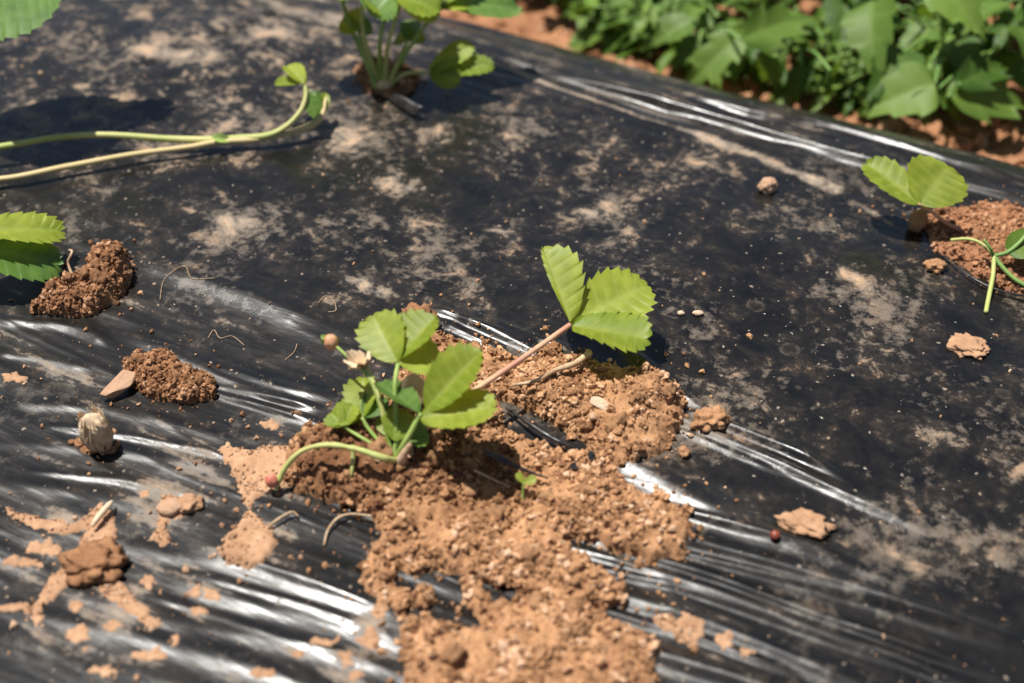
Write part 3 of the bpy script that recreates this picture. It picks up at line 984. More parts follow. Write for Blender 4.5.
# dried pale tuft (withered flower head)
def fibre_tuft():
    base = hit(100, 447, .001)
    t = thing('dried_tuft', 'pale dried tuft of withered fibres standing on the film', 'dried plant', base)
    V, F = lump(3, 71, .18, 1.5)
    V = V * np.array((.0070, .0060, .0102)) + np.array((0, 0, .0105))
    me = mesh_np('core', V, F)
    obj('core', me, DRY, t)
    for k in range(60):
        a = random.uniform(0, 6.28); s = random.uniform(.6, 1)
        p0 = np.array((math.cos(a) * .005, math.sin(a) * .004, .001))
        p1 = np.array((math.cos(a) * .0076 * s, math.sin(a) * .0066 * s, .009))
        p2 = np.array((math.cos(a + .25) * .0055 * s, math.sin(a + .25) * .005, random.uniform(.014, .0235)))
        obj('fibre', tube('fibre', [p0, p1, p2], [.0005, .0006, .0002], n=4, sides=5), DRY, t)
    return t


fibre_tuft()
soil_heap('soil_scatter', 'thin scatter of red soil at the foot of the dried tuft', 'soil clump', Heap([[(70, 440), (95, 443), (120, 443), (128, 450), (110, 455), (85, 452)]], [], [], thick=.0008, edge=.003, ragged=.003, rough=.0012, cell=.004), SOIL_DARK, .001, 90, .0016, halo=30)


def strand(name, label, cat, pts, rad, mat, group=None, wob=.3):
    P = [hit(a, b, h) for a, b, h in pts]
    o = obj(name, tube(name, P, rad, P[0], wob=wob), mat, None, P[0])
    return tag(o, label, cat, group)


strand('rootlet', 'curled tan rootlet standing up from the dark soil clump', 'root', [(75, 281, .004), (71, 272, .006), (68, 262, .009), (71, 255, .012), (72, 251, .0125), (69, 250, .0115)], [.0009, .0007, .0006, .0006, .0005], STRAW)
strand('twig', 'grey-brown twig lying on the soil under the single leaf', 'twig', [(512, 385, .0095), (535, 381, .0105), (556, 370, .012), (576, 363, .0135), (590, 352, .0155)], [.0006, .0009, .0012, .0014, .0017], STRAW)
strand('rootlet', 'bent dry rootlet on the film below the yellow runner', 'root', [(324, 545, .001), (328, 530, .002), (338, 518, .003), (352, 514, .003), (372, 516, .004)], [.0004, .0006, .0006, .0004], STRAW)
strand('rootlet', 'forked dry rootlet beside the round blob of the joined mud splash', 'root', [(268, 527, .002), (280, 518, .003), (292, 512, .003), (298, 516, .002)], [.0006, .0006, .0004], STRAW)
strand('rootlet', 'light straw piece on top of the star-shaped mud splash', 'root', [(92, 526, .004), (100, 515, .005), (108, 506, .005), (112, 501, .004)], [.0009, .0016, .0013, .0005], DRY)
strand('twig', 'thin pale straw on the soil near the bright bulge of film', 'twig', [(615, 504, .009), (630, 506, .0095), (642, 510, .010)], [.0007, .0006, .0005], DRY)
strand('plastic_strip', 'thin black torn strip of film beside the plant hollow', 'plastic bit', [(485, 452, .016), (500, 459, .014), (515, 466, .012), (532, 473, .009), (548, 478, .008)], [.0016, .0020, .0010, .0006, .0004], BLACK)
strand('twig', 'fine dark straw across the shaded hollow of the heap', 'twig', [(474, 470, .010), (490, 478, .009), (510, 487, .008)], [.0005, .0005, .0004], STRAW)
strand('torn_film_edge', 'rolled torn edge of black film showing in the gap of the heap', 'plastic bit', [(506, 408, .003), (524, 420, .0055), (545, 434, .006), (566, 445, .005), (586, 452, .002)], [.0005, .0010, .0012, .0010, .0005], BLACK)
strand('torn_film_edge', 'curved rolled film edge round the red soil patch', 'plastic bit', [(938, 252, .001), (962, 271, .0025), (990, 287, .003), (1020, 295, .003), (1060, 298, .002)], [.0003, .0005, .0006, .0006, .0004], BLACK)
FIB = [[(160, 300), (163, 282), (172, 272), (185, 266), (192, 278), (215, 278)], [(152, 335), (158, 339), (166, 335)], [(170, 347), (174, 336), (186, 334), (190, 343)],
       [(208, 338), (214, 330), (220, 338), (232, 336), (244, 345)], [(285, 360), (294, 352), (297, 344)], [(318, 303), (325, 296), (333, 300), (336, 310), (328, 312)], [(140, 258), (130, 255), (128, 262)], [(735, 250), (742, 245), (755, 252)],
       [(840, 300), (850, 304), (846, 312)]]
for pts in FIB[:1] + FIB[3:6]:
    strand('fibre', 'hair-thin pale root fibre stuck to the dark film', 'root', [(a, b, .0006) for a, b in pts], .00016, STRAW, group='fine fibres on the film')


# ------------------------------------------------------------------ leaves
def leaflet_mesh(name, L, W, fold=.35, curl=.12, teeth=9, tooth=.075, seed=0, pleat=.0016, sides=(1, 1), cup=0.0, wave=.03, m=8, kind='strawberry', onesided=None):
    """base at the origin, tip along +Y, upper face +Z"""
    rs = np.random.default_rng(seed + 900)
    per = 8
    nb = 6
    st = []
    for i in range(nb):
        st.append((i / nb * .22, 0.0, 0.0))
    for i in range(teeth * per + 1):
        ph = (i % per) / per
        st.append((.22 + .78 * i / (teeth * per), ph, 1.0))
    amp = 1 + .5 * (rs.random(teeth + 2) - .5)
    rows = []
    for side in (-1, 1):
        cols = []
        for j, (q, ph, on) in enumerate(st):
            f = math.pi * q
            ye = .5 - .5 * math.cos(f)
            if kind == 'strawberry':
                xe = math.sin(f) * (.80 - .26 * math.cos(f))
            elif kind == 'arrow':                       # broad low down, pointed tip
                xe = math.sin(f) ** .8 * (.62 + .50 * math.cos(f)) * 1.25
            else:                                      # lance
                xe = math.sin(f) * (.95 + .15 * math.cos(f))
            k = on * tooth * amp[min(teeth, max(0, (j - nb) // per))] * min(1, (q - .15) * 4) if on else 0
            saw = (ph / .75 if ph < .75 else (1 - ph) / .25)
            saw = saw ** 1.3
            xe2 = xe * (1 + k * (saw - .4) * 1.7)
            ye2 = ye + k * (saw - .3) * .42 * (1 if q < .96 else .6)
            ym = max(0.0, ye ** 1.2 * .93)
            vein = 1 - min(abs(ph - .75), abs(ph + .25)) / .26 if on else 0
            vein = max(0, vein)
            pl = math.cos((ph - .8) * 2 * math.pi) if on else 0
            col = []
            for s in np.linspace(0, 1, m):
                x = side * xe2 * s * W / 2 * sides[0 if side < 0 else 1]
                y = (ym + (ye2 - ym) * s ** .85) * L
                z = fold * abs(x) - pleat * L * pl * s * (1.15 - s) * 2.0 - curl * L * (y / L) ** 2 + cup * x * x / W \
                    + wave * L * math.sin(7 * q + side * 2 + seed) * s * s
                vv = max(1 - s * 5, 0) if s < .2 else 0
                vv = max(vv, vein * .75 * (1 - .6 * s))
                col.append((x, y, z, vv))
            cols.append(col)
        rows.append(np.array(cols))
    A, B = rows
    ns = len(st)
    V = np.concatenate([A.reshape(-1, 4), B.reshape(-1, 4)])
    f1 = grid_faces(ns, m)
    f2 = grid_faces(ns, m)[:, ::-1] + ns * m
    # weld the midrib
    F = np.concatenate([f1, f2])
    mp = np.arange(len(V))
    for i in range(ns):
        mp[ns * m + i * m] = i * m
    F = mp[F]
    used = np.unique(F); re = np.full(len(V), -1); re[used] = np.arange(len(used))
    me = mesh_np(name, V[used, :3], re[F])
    attr(me, 'vein', V[used, 3])
    return me


def leaflet(parent, org, base, tip, width, normal, mat=None, seed=0, name='leaflet', **kw):
    """base / tip world points; normal = rough direction the upper face looks to"""
    base = np.asarray(base); tip = np.asarray(tip)
    d = tip - base; L = np.linalg.norm(d)
    y = d / L
    z = np.asarray(normal, float); z = z - y * (z @ y); z /= np.linalg.norm(z)
    x = np.cross(y, z)
    me = leaflet_mesh(name, L, width, seed=seed, **kw)
    o = obj(name, me, mat or LEAF, parent)
    M = Matrix(((x[0], y[0], z[0], base[0] - org[0]), (x[1], y[1], z[1], base[1] - org[1]), (x[2], y[2], z[2], base[2] - org[2]), (0, 0, 0, 1)))
    o.matrix_local = M
    return o


def H3(*a):
    return [hit(*p) for p in a]


def stalk(parent, org, pts, rad, mat, name='leaf_stalk', **kw):
    return obj(name, tube(name, pts, rad, org, **kw), mat, parent)


# ---- the strawberry plant in the middle
crown = hit(396, 456, .016)
PL = thing('strawberry_plant', 'young strawberry plant with one pink stalk holding a leaf out over the film', 'plant', crown)
org = np.array(crown)
# leaf over the film on the pink stalk
sp = H3((412, 440, .018), (440, 416, .022), (468, 395, .024), (520, 360, .025), (570, 325, .026))
s1 = stalk(PL, org, sp, [.0016, .0015, .0014, .0013, .0013], STALK_PINK)
nd = sp[-1]
leaflet(s1, org, hit(571, 323, .026), hit(649, 280, .034), .037, (-.25, -.48, .8), LEAF, 1, fold=.14, curl=.10, teeth=9, tooth=.085, wave=.03)
leaflet(s1, org, hit(570, 322, .027), hit(543, 246, .048), .033, (.25, -.85, .35), LEAF, 2, fold=.25, curl=.05, teeth=8, tooth=.09, sides=(.18, 1))
leaflet(s1, org, hit(572, 326, .026), hit(650, 336, .031), .034, (-.05, .02, 1), LEAF, 3, fold=.22, curl=.06, teeth=8, tooth=.11, wave=.05)
# back leaf
sp = H3((397, 450, .018), (396, 420, .030), (395, 385, .042), (398, 364, .047))
s2 = stalk(PL, org, sp, [.0013, .0012, .0010, .0010], STALK_GREEN)
leaflet(s2, org, hit(397, 362, .047), hit(371, 313, .056), .026, (-.15, -.50, .8), LEAF, 4, fold=.22, curl=.12, teeth=7, tooth=.10)
leaflet(s2, org, hit(399, 360, .047), hit(434, 315, .058), .027, (-.6, -.30, .7), LEAF, 5, fold=.45, curl=.06, teeth=7, tooth=.10)
leaflet(s2, org, hit(399, 363, .047), hit(441, 354, .048), .024, (-.05, -.25, 1), LEAF, 6, fold=.28, curl=.12, teeth=7, tooth=.10)
# front leaf
sp = H3((398, 456, .017), (403, 446, .024), (412, 430, .031), (420, 414, .036))
s3 = stalk(PL, org, sp, [.0016, .0014, .0013, .0012], STALK_GREEN)
leaflet(s3, org, hit(426, 410, .036), hit(480, 351, .058), .027, (-.55, -.45, .6), LEAF, 7, fold=.40, curl=.02, teeth=8, tooth=.08)
leaflet(s3, org, hit(420, 418, .035), hit(497, 408, .044), .025, (.05, -.20, 1), LEAF, 8, fold=.22, curl=-.04, teeth=8, tooth=.06)
leaflet(s3, org, hit(419, 414, .036), hit(378, 380, .042), .022, (.35, .25, .85), LEAF_DARK, 9, fold=.35, curl=.08, teeth=7, tooth=.09)  # shade on this leaflet is painted by the darker leaf colour
# small leaves on the left
sp = H3((390, 452, .016), (378, 440, .020), (368, 428, .023), (362, 418, .026))
s4 = stalk(PL, org, sp, [.0010, .0009, .0008], STALK_GREEN)
leaflet(s4, org, hit(363, 417, .026), hit(362, 376, .034), .020, (-.25, -.5, .8), LEAF, 10, fold=.40, curl=.12, teeth=6, tooth=.11)
leaflet(s4, org, hit(361, 418, .026), hit(330, 410, .025), .017, (-.1, -.3, 1), LEAF, 11, fold=.30, curl=.2, teeth=6, tooth=.11)
leaflet(s4, org, hit(364, 417, .026), hit(384, 396, .030), .016, (-.1, -.3, 1), LEAF_DARK, 12, fold=.3, curl=.1, teeth=6, tooth=.1)
# low young leaf in front of the stems
sp = H3((396, 456, .017), (395, 448, .020), (397, 440, .023))
s5 = stalk(PL, org, sp, [.0011, .0010, .0009], STALK_GREEN)
leaflet(s5, org, hit(393, 440, .024), hit(404, 410, .032), .019, (-.25, -.75, .5), LEAF, 13, fold=.2, curl=.1, teeth=5, tooth=.06)
leaflet(s5, org, hit(392, 436, .021), hit(379, 416, .025), .009, (-.25, -.6, .6), LEAF, 14, fold=.3, curl=.1, teeth=4, tooth=.05)
leaflet(s5, org, hit(386, 452, .016), hit(381, 438, .020), .009, (-.25, -.6, .6), LEAF, 15, fold=.5, curl=.1, teeth=4, tooth=.05)
# bud and withered flower on their stalks
sp = H3((392, 452, .017), (384, 420, .028), (374, 388, .038), (362, 370, .043), (348, 357, .046), (337, 347, .048))
s6 = stalk(PL, org, sp, [.0010, .0009, .0008, .0007, .0007], STALK_GREEN, 'bud_stalk')
V, F = lump(2, 81, .12, 1.5)
b_ = obj('bud', mesh_np('bud', V * np.array((.0034, .0033, .0037)), F), BUD, s6, np.array(hit(331, 342, .049)) - org)
for k in range(5):
    a = k * 1.256
    nn = np.array((math.cos(a), math.sin(a) * .6, .5))
    p0 = np.array(hit(334, 345, .048)) + nn * .0015
    sep_ = leaflet(s6, org, p0, np.array(hit(330, 341, .049)) + nn * np.array((.0046, .0046, .0040)), .003, nn, STALK_GREEN, 60 + k, 'sepal', fold=.1, curl=-.1, teeth=2, tooth=.0, m=3)
sp = H3((386, 430, .025), (380, 400, .035), (372, 380, .040), (364, 366, .043))
s7 = stalk(PL, org, sp, [.0011, .0011, .0012, .0018], STALK_YELLOW, 'flower_stalk')
for k in range(9):
    a = k * .7
    p0 = np.array(hit(364, 367, .043))
    off = np.array((math.cos(a) * .0055 - .003, math.sin(a) * .0045, .0055 + .003 * random.random()))
    leaflet(s7, org, p0, p0 + off, .0048, np.array((math.cos(a), math.sin(a), .3)), PETAL, 70 + k, 'withered_petal', fold=.5, curl=random.uniform(-.2, .3), teeth=3, tooth=.12, m=4)
# withered upright leaf
s8 = leaflet(PL, org, hit(414, 412, .026), hit(413, 372, .044), .013, (.1, -.9, .3), BRACT, 33, 'withered_leaf', fold=.4, curl=-.06, teeth=4, tooth=.05)
# yellow runner bending over the soil to a red tip
sp = H3((400, 461, .014), (384, 458, .022), (356, 449, .025), (328, 445, .025), (304, 450, .021), (288, 464, .014), (278, 482, .006), (276, 490, .004))
s9 = stalk(PL, org, sp, [.0013, .0015, .0013, .0013, .0012, .0012, .0014, .0009], STALK_YELLOW, 'runner', wob=.5)
V, F = lump(2, 83, .15)
obj('runner_tip', mesh_np('runner_tip', V * np.array((.0030, .0026, .0038)), F), REDTIP, s9, np.array(hit(272, 481, .007)) - org)
stalk(s9, org, H3((353, 449, .021), (353, 460, .017), (352, 470, .014), (351, 478, .011)), [.0011, .0010, .0008, .0005], STALK_YELLOW, 'root_shoot')
stalk(PL, org, H3((400, 470, .010), (402, 458, .019), (410, 444, .026)), [.0020, .0022, .0012], STRAW, 'crown_base')

for k, (bx_, by_, tx_, ty_) in enumerate([(394, 458, 382, 446), (400, 460, 412, 446), (390, 458, 372, 452), (402, 458, 404, 440), (397, 462, 390, 448)]):
    leaflet(PL, org, hit(bx_, by_, .014), hit(tx_, ty_, .019), .006, (0, -.8, .5), BRACT if k % 2 else STRAW, 130 + k, 'sheath', fold=.7, curl=-.1, teeth=3, tooth=.05, m=4)
sp = H3((392, 454, .016), (376, 446, .019), (352, 432, .022), (344, 426, .024))
s10 = stalk(PL, org, sp, [.0010, .0008, .0007], STALK_GREEN)
leaflet(s10, org, sp[-1], hit(330, 412, .026), .013, (-.1, -.5, .9), LEAF, 140, fold=.4, curl=.1, teeth=5, tooth=.09)
leaflet(s10, org, sp[-1], hit(352, 404, .030), .013, (-.3, -.5, .8), LEAF, 141, fold=.4, curl=.1, teeth=5, tooth=.09)
leaflet(PL, org, hit(402, 440, .024), hit(428, 432, .024), .014, (0, -.5, .9), LEAF_DARK, 142, 'leaflet', fold=.4, curl=.1, teeth=5, tooth=.09)

# ---- tiny seedling in the hollow
sd = hit(523, 500, .007)
SE = thing('seedling', 'tiny two-leaved seedling in the shaded hollow of the heap', 'plant', sd)
so = np.array(sd)
q = H3((523, 500, .006), (523, 490, .010), (524, 483, .013))
ss = stalk(SE, so, q, [.0006, .0005, .0005], STALK_GREEN, 'stem')
leaflet(ss, so, q[-1], hit(517, 473, .016), .004, (0, -.4, 1), LEAF, 20, 'seed_leaf', fold=.2, teeth=3, tooth=0, m=4)
leaflet(ss, so, q[-1], hit(536, 478, .015), .005, (0, -.4, 1), LEAF, 21, 'seed_leaf', fold=.2, teeth=3, tooth=0, m=4)

# ---- right plant: two-lobed leaf above the soil patch
c_ = hit(957, 230, .006)
RP = thing('strawberry_plant', 'small strawberry shoot with one cupped two-lobed leaf above the red soil patch', 'plant', c_)
ro = np.array(c_)
q = H3((960, 230, .005), (945, 222, .011), (932, 212, .018), (919, 204, .023))
rs_ = stalk(RP, ro, q, [.0012, .0011, .0010, .0009], STALK_PINK)
leaflet(rs_, ro, hit(919, 204, .023), hit(867, 159, .036), .026, (.42, -.62, .65), LEAF, 24, fold=.28, curl=.10, teeth=7, tooth=.07)
leaflet(rs_, ro, hit(919, 204, .023), hit(948, 166, .040), .041, (-.40, -.75, .45), LEAF, 25, fold=.12, curl=-.06, teeth=7, tooth=.05)
leaflet(rs_, ro, hit(921, 203, .023), hit(952, 186, .028), .020, (-.10, -.35, .9), LEAF, 26, fold=.25, curl=.05, teeth=7, tooth=.05)
b2 = bit('pebble', 'tan soil lump standing in for a sunlit spot of soil at the foot of the cupped two-lobed leaf', 'pebble', 918, 221, (.0050, .0044, .0075), SOIL, 91, .2, .2)  # lump added to imitate a lit patch of soil between leaf shadows

# ---- right edge: seedling with bare stems
c_ = hit(994, 262, .005)
GS = thing('weed_seedling', 'green seedling of thin bare stems hanging over the edge of the planting hole', 'plant', c_)
go = np.array(c_)
n0 = hit(994, 256, .012)
for pts, rr, mt in [([(994, 256, .012), (982, 244, .016), (968, 239, .016), (951, 240, .012)], .0009, STALK_YELLOW),
                    ([(994, 256, .012), (993, 275, .007), (989, 296, .003), (986, 312, .001)], .0012, STALK_YELLOW),
                    ([(994, 256, .012), (1003, 268, .009), (1016, 280, .006), (1034, 290, .004)], .0012, WEED_STALK),
                    ([(994, 256, .012), (1008, 252, .015), (1022, 240, .020), (1036, 222, .026)], .0011, WEED_STALK),
                    ([(994, 256, .012), (990, 248, .017), (984, 240, .020)], .0008, WEED_STALK),
                    ([(994, 262, .000), (994, 258, .006), (994, 256, .012)], .0012, WEED_STALK)]:
    stalk(GS, go, H3(*pts), rr, mt, 'stem')
leaflet(GS, go, hit(1006, 250, .015), hit(1050, 238, .022), .018, (0, -.4, 1), WEED, 27, 'leaf', fold=.25, kind='lance', teeth=5, tooth=.06)
leaflet(GS, go, hit(1032, 224, .026), hit(1075, 205, .03), .022, (0, -.4, 1), WEED, 28, 'leaf', fold=.25, kind='lance', teeth=5, tooth=.06)

# ---- strawberry plant beyond the left edge: leaves reaching in and its two runners
c_ = hit(-150, 150, .004)
LP = thing('strawberry_plant', 'strawberry plant whose leaf tips and two runners reach in over the dusty film', 'plant', c_)
lo_ = np.array(c_)
q = H3((-150, 148, .006), (-110, 170, .024), (-80, 205, .032), (-62, 240, .030))
l1 = stalk(LP, lo_, q, [.0018, .0016, .0014], STALK_GREEN)
leaflet(l1, lo_, q[-1], hit(62, 258, .014), .036, (-.1, -.30, .9), LEAF_DARK, 40, fold=.15, curl=.14, teeth=11, tooth=.06)
leaflet(l1, lo_, hit(-50, 232, .034), hit(64, 221, .024), .026, (.1, -.2, 1), LEAF, 41, fold=.2, curl=.14, teeth=10, tooth=.10)
q = H3((-150, 148, .006), (-135, 90, .05), (-110, 20, .075), (-75, -10, .085))
l2 = stalk(LP, lo_, q, [.0018, .0016, .0014], STALK_GREEN)
leaflet(l2, lo_, hit(-105, -12, .085), hit(62, -12, .085), .098, (0, -.25, 1), LEAF_DARK, 42, fold=.15, curl=.06, teeth=14, tooth=.035)
leaflet(l2, lo_, q[-1], hit(112, -36, .088), .045, (0, -.3, 1), LEAF, 43, fold=.2, curl=.1, teeth=10, tooth=.08)
leaflet(l2, lo_, q[-1], hit(-30, -75, .11), .050, (0, -.3, 1), LEAF, 44, fold=.2, curl=.1, teeth=10, tooth=.08)
for k, (tx, ty, th) in enumerate([(-230, 90, .06), (-210, 210, .05), (-260, 150, .075)]):
    q = H3((-150, 148, .006), ((tx - 150) / 2, (ty + 100) / 2, th * .8), (tx, ty, th))
    l3 = stalk(LP, lo_, q, [.0018, .0016, .0014], STALK_GREEN)
    for dx, dy in ((-70, 10), (-20, -60), (-20, 55)):
        leaflet(l3, lo_, q[-1], hit(tx + dx, ty + dy, th), .045, (0, -.2, 1), LEAF_DARK, 45 + k, fold=.2, curl=.15, teeth=9, tooth=.09)
q = H3((-150, 150, .006), (-80, 152, .012), (-10, 148, .012), (60, 137, .011), (110, 135, .010), (170, 139, .008), (215, 140, .0065), (240, 138, .0065), (265, 136, .0075), (284, 128, .011), (300, 112, .018), (306, 95, .025), (304, 82, .030))
r1 = stalk(LP, lo_, q, [.0019, .0018, .0019, .0018, .0018, .0020, .0024, .0020, .0020, .0017, .0015, .0013, .0012], STALK_YELLOW, 'runner')
leaflet(r1, lo_, hit(304, 84, .030), hit(287, 62, .036), .014, (.35, -.5, .8), LEAF, 48, 'young_leaf', fold=.6, curl=.2, teeth=5, tooth=.06)
leaflet(r1, lo_, hit(303, 82, .030), hit(274, 82, .027), .010, (-.1, -.3, .9), LEAF, 49, 'young_leaf', fold=.5, curl=.1, teeth=5, tooth=.08)
leaflet(r1, lo_, hit(306, 88, .027), hit(315, 116, .016), .010, (.1, -.6, .6), LEAF_DARK, 50, 'young_leaf', fold=.4, curl=.1, teeth=5, tooth=.08)
q = H3((-150, 152, .006), (-80, 180, .006), (0, 179, .0055), (65, 167, .006), (130, 155, .006), (190, 147, .006), (218, 142, .006), (260, 139, .006), (292, 132, .007), (312, 125, .008), (322, 115, .012), (326, 98, .017))
r2 = stalk(LP, lo_, q, [.0017, .0017, .0016, .0018, .0017, .0017, .0019, .0018, .0018, .0022, .0014, .0008], STALK_TAN, 'runner')
leaflet(r2, lo_, hit(320, 122, .008), hit(312, 90, .020), .013, (-.3, -.7, .5), LEAF_DARK, 51, 'young_leaf', fold=.5, curl=.15, teeth=5, tooth=.08)
leaflet(r2, lo_, hit(318, 122, .008), hit(326, 92, .018), .008, (.3, -.7, .5), LEAF, 52, 'young_leaf', fold=.5, curl=.05, teeth=5, tooth=.05)
leaflet(r2, lo_, hit(232, 141, .006), hit(212, 138, .010), .007, (0, -.4, .9), STALK_GREEN, 53, 'bract', fold=.6, curl=.0, teeth=3, tooth=.0, m=4)

# ---- strawberry plant at the back
c_ = hit(382, 84, .003)
BP = thing('strawberry_plant', 'leafy strawberry plant with a bunch of upright green stems, out of focus at the back', 'plant', c_)
bo = np.array(c_)
BL = [((378, 86), (352, 30, .035), (338, -14, .065), [(300, -40, .075), (345, -62, .08), (385, -20, .068)]),
      ((380, 86), (364, 36, .038), (362, -6, .062), [(335, -12, .065), (368, -40, .075), (398, 8, .058)]),
      ((382, 86), (380, 40, .038), (392, -6, .066), [(440, 6, .062), (415, -40, .078), (372, 14, .058)]),
      ((385, 86), (388, 45, .036), (402, 0, .06), [(438, 14, .056), (430, -30, .07), (385, -22, .066)]),
      ((386, 86), (408, 50, .03), (438, 8, .05), [(522, -2, .050), (470, -36, .062), (462, 2, .050)]),
      ((386, 87), (405, 74, .013), (430, 72, .017), [(492, 60, .026), (470, 42, .034), (458, 80, .018)]),
      ((376, 88), (366, 58, .022), (358, 30, .036), [(340, 22, .04), (352, 8, .045), (372, 26, .038)]),
      ((388, 87), (398, 62, .022), (408, 40, .032), [(424, 34, .034), (412, 18, .04), (396, 36, .032)])]
for i, (b0, m0, t0, tips) in enumerate(BL):
    q = [hit(b0[0], b0[1], .003), hit(*m0), hit(*t0)]
    st = stalk(BP, bo, q, [.0019, .0013, .0010], STALK_YELLOW if i % 2 else STALK_GREEN)
    for j, tp in enumerate(tips):
        leaflet(st, bo, q[-1], hit(*tp), (.034 if i < 5 else .019 if i == 5 else .016), (random.uniform(-.3, .2), random.uniform(-.4, .1), 1) if i < 5 else (-.15, -.45, .8), LEAF if (i + j) % 4 or i == 5 else LEAF_DARK, 100 + 3 * i + j, fold=.25, curl=.15, teeth=8, tooth=.09)
stalk(BP, bo, H3((375, 88, .001), (384, 84, .006), (395, 86, .002)), [.002, .004, .002], STALK_TAN, 'crown_base')

# torn flap of film beside it
fl = np.array([hit(388, 101, .001), hit(398, 94, .006), (hit(424, 107, .009)), (hit(414, 118, .002))])
fc = fl[0].copy()
vv = []
nn = 7
for i in range(nn):
    for j in range(nn):
        a, b = i / (nn - 1), j / (nn - 1)
        p = (fl[0] * (1 - a) + fl[3] * a) * (1 - b) + (fl[1] * (1 - a) + fl[2] * a) * b
        p = p + np.array((0, 0, .004 * math.sin(b * 3.1) * (.6 + .4 * math.sin(a * 5))))
        vv.append(p - fc)
me = mesh_np('film_flap', vv, grid_faces(nn, nn))
o = obj('film_flap', me, BLACK, None, fc)
sm = o.modifiers.new('thickness', 'SOLIDIFY'); sm.thickness = .0004
tag(o, 'small torn flap of shiny black film at the foot of the many-stemmed plant', 'plastic bit')

# ------------------------------------------------------------------ weeds behind the bed
WL = {}


def weed_leaf_mesh(kind, k):
    key = (kind, k)
    if key not in WL:
        if kind == 'arrow':
            me = leaflet_mesh('leaf', 1, .72, fold=.22, curl=.22 + .1 * (k % 3), teeth=4, tooth=.12, seed=k, pleat=.003, wave=.05, kind='arrow', m=6)
        elif kind == 'lobed':
            me = leaflet_mesh('leaf', 1, .5, fold=.25, curl=.25, teeth=3, tooth=.30, seed=k, pleat=.003, wave=.06, kind='lance', m=6)
        else:
            me = leaflet_mesh('leaf', 1, .34, fold=.3, curl=.2, teeth=4, tooth=.06, seed=k, pleat=.002, wave=.05, kind='lance', m=6)
        WL[key] = me
    return WL[key]


def place_leaf(parent, org, base, tip, normal, kind, k, mat, wide=1.0):
    base = np.asarray(base); tip = np.asarray(tip)
    d = tip - base; L = np.linalg.norm(d); y = d / L
    z = np.asarray(normal, float); z = z - y * (z @ y); z /= np.linalg.norm(z)
    x = np.cross(y, z)
    src = weed_leaf_mesh(kind, k)
    key = (kind, k, mat.name)
    if key not in WL:
        me = src.copy(); me.materials.clear(); me.materials.append(mat); WL[key] = me
    o = obj('leaf', WL[key], mat, parent)
    o.matrix_local = Matrix(((x[0] * L * wide, y[0] * L, z[0] * L, base[0] - org[0]), (x[1] * L * wide, y[1] * L, z[1] * L, base[1] - org[1]), (x[2] * L * wide, y[2] * L, z[2] * L, base[2] - org[2]), (0, 0, 0, 1)))
    return o


def on_ground(px, py, h=0.0):
    z = -.07
    for _ in range(6):
        p = hit_z(px, py, z)
        z = ground_z(p[0], p[1]) + h
    p[2] = z
    return p


def weed(label, px, py, height, nleaf, kind, mat, Lr=(.03, .055), lean=(0, 0), seed=0, fixed=()):
    rs = random.Random(seed)
    base = on_ground(px, py)
    t = thing('weed', label, 'plant', base, None)
    org = np.array(base)
    nst = 4
    nleaf = int(nleaf * 1.9)
    stems = []
    for i in range(nst):
        a = rs.uniform(0, 6.28)
        top = base + np.array((lean[0] + .022 * math.cos(a) * (i > 0), lean[1] + .022 * math.sin(a) * (i > 0), height * rs.uniform(.75, 1)))
        mid = .5 * (base + top) + np.array((rs.uniform(-.006, .006), rs.uniform(-.006, .006), 0))
        st = stalk(t, org, [base, mid, top], [.0024, .0018, .0010], WEED_STALK, 'stem')
        stems.append((base, mid, top))
    for i in range(nleaf):
        b, m_, tp = stems[i % nst]
        f = rs.uniform(.15, 1)
        p = (b * (1 - 2 * f) + m_ * 2 * f) if f < .5 else (m_ * (2 - 2 * f) + tp * (2 * f - 1))
        a = i * 2.4 + rs.uniform(-.3, .3)
        L = .86 * rs.uniform(*Lr) * (rs.uniform(.45, .7) if rs.random() < .45 else 1)
        kd_ = kind if rs.random() < .55 else rs.choice(['lobed', 'lance', 'arrow'])
        up = rs.uniform(-.15, .55)
        d = np.array((math.cos(a), math.sin(a), up)); d /= np.linalg.norm(d)
        pb = p + d * L * .35
        stalk(t, org, [p, p + d * L * .18 + np.array((0, 0, .002)), pb], .0009, WEED_STALK, 'leaf_stalk', n=3, sides=5)
        place_leaf(t, org, pb, pb + d * L * 1.0 + np.array((0, 0, -.25 * L)), (rs.uniform(-.3, .3), rs.uniform(-.3, .3), 1), kd_, i % 3, mat if rs.random() < .7 else (WEED2 if mat is WEED else WEED))
    for (b, tp, nrm, kd, k, mt, w) in fixed:
        pb = on_ground(*b[:2], b[2]); pt = on_ground(*tp[:2], tp[2])
        st0 = stems[0][1]
        stalk(t, org, [st0, .5 * (st0 + pb) + np.array((0, 0, .006)), pb], .0011, WEED_STALK, 'leaf_stalk', n=4, sides=6)
        place_leaf(t, org, pb, pt, nrm, kd, k, mt, w)
    return t


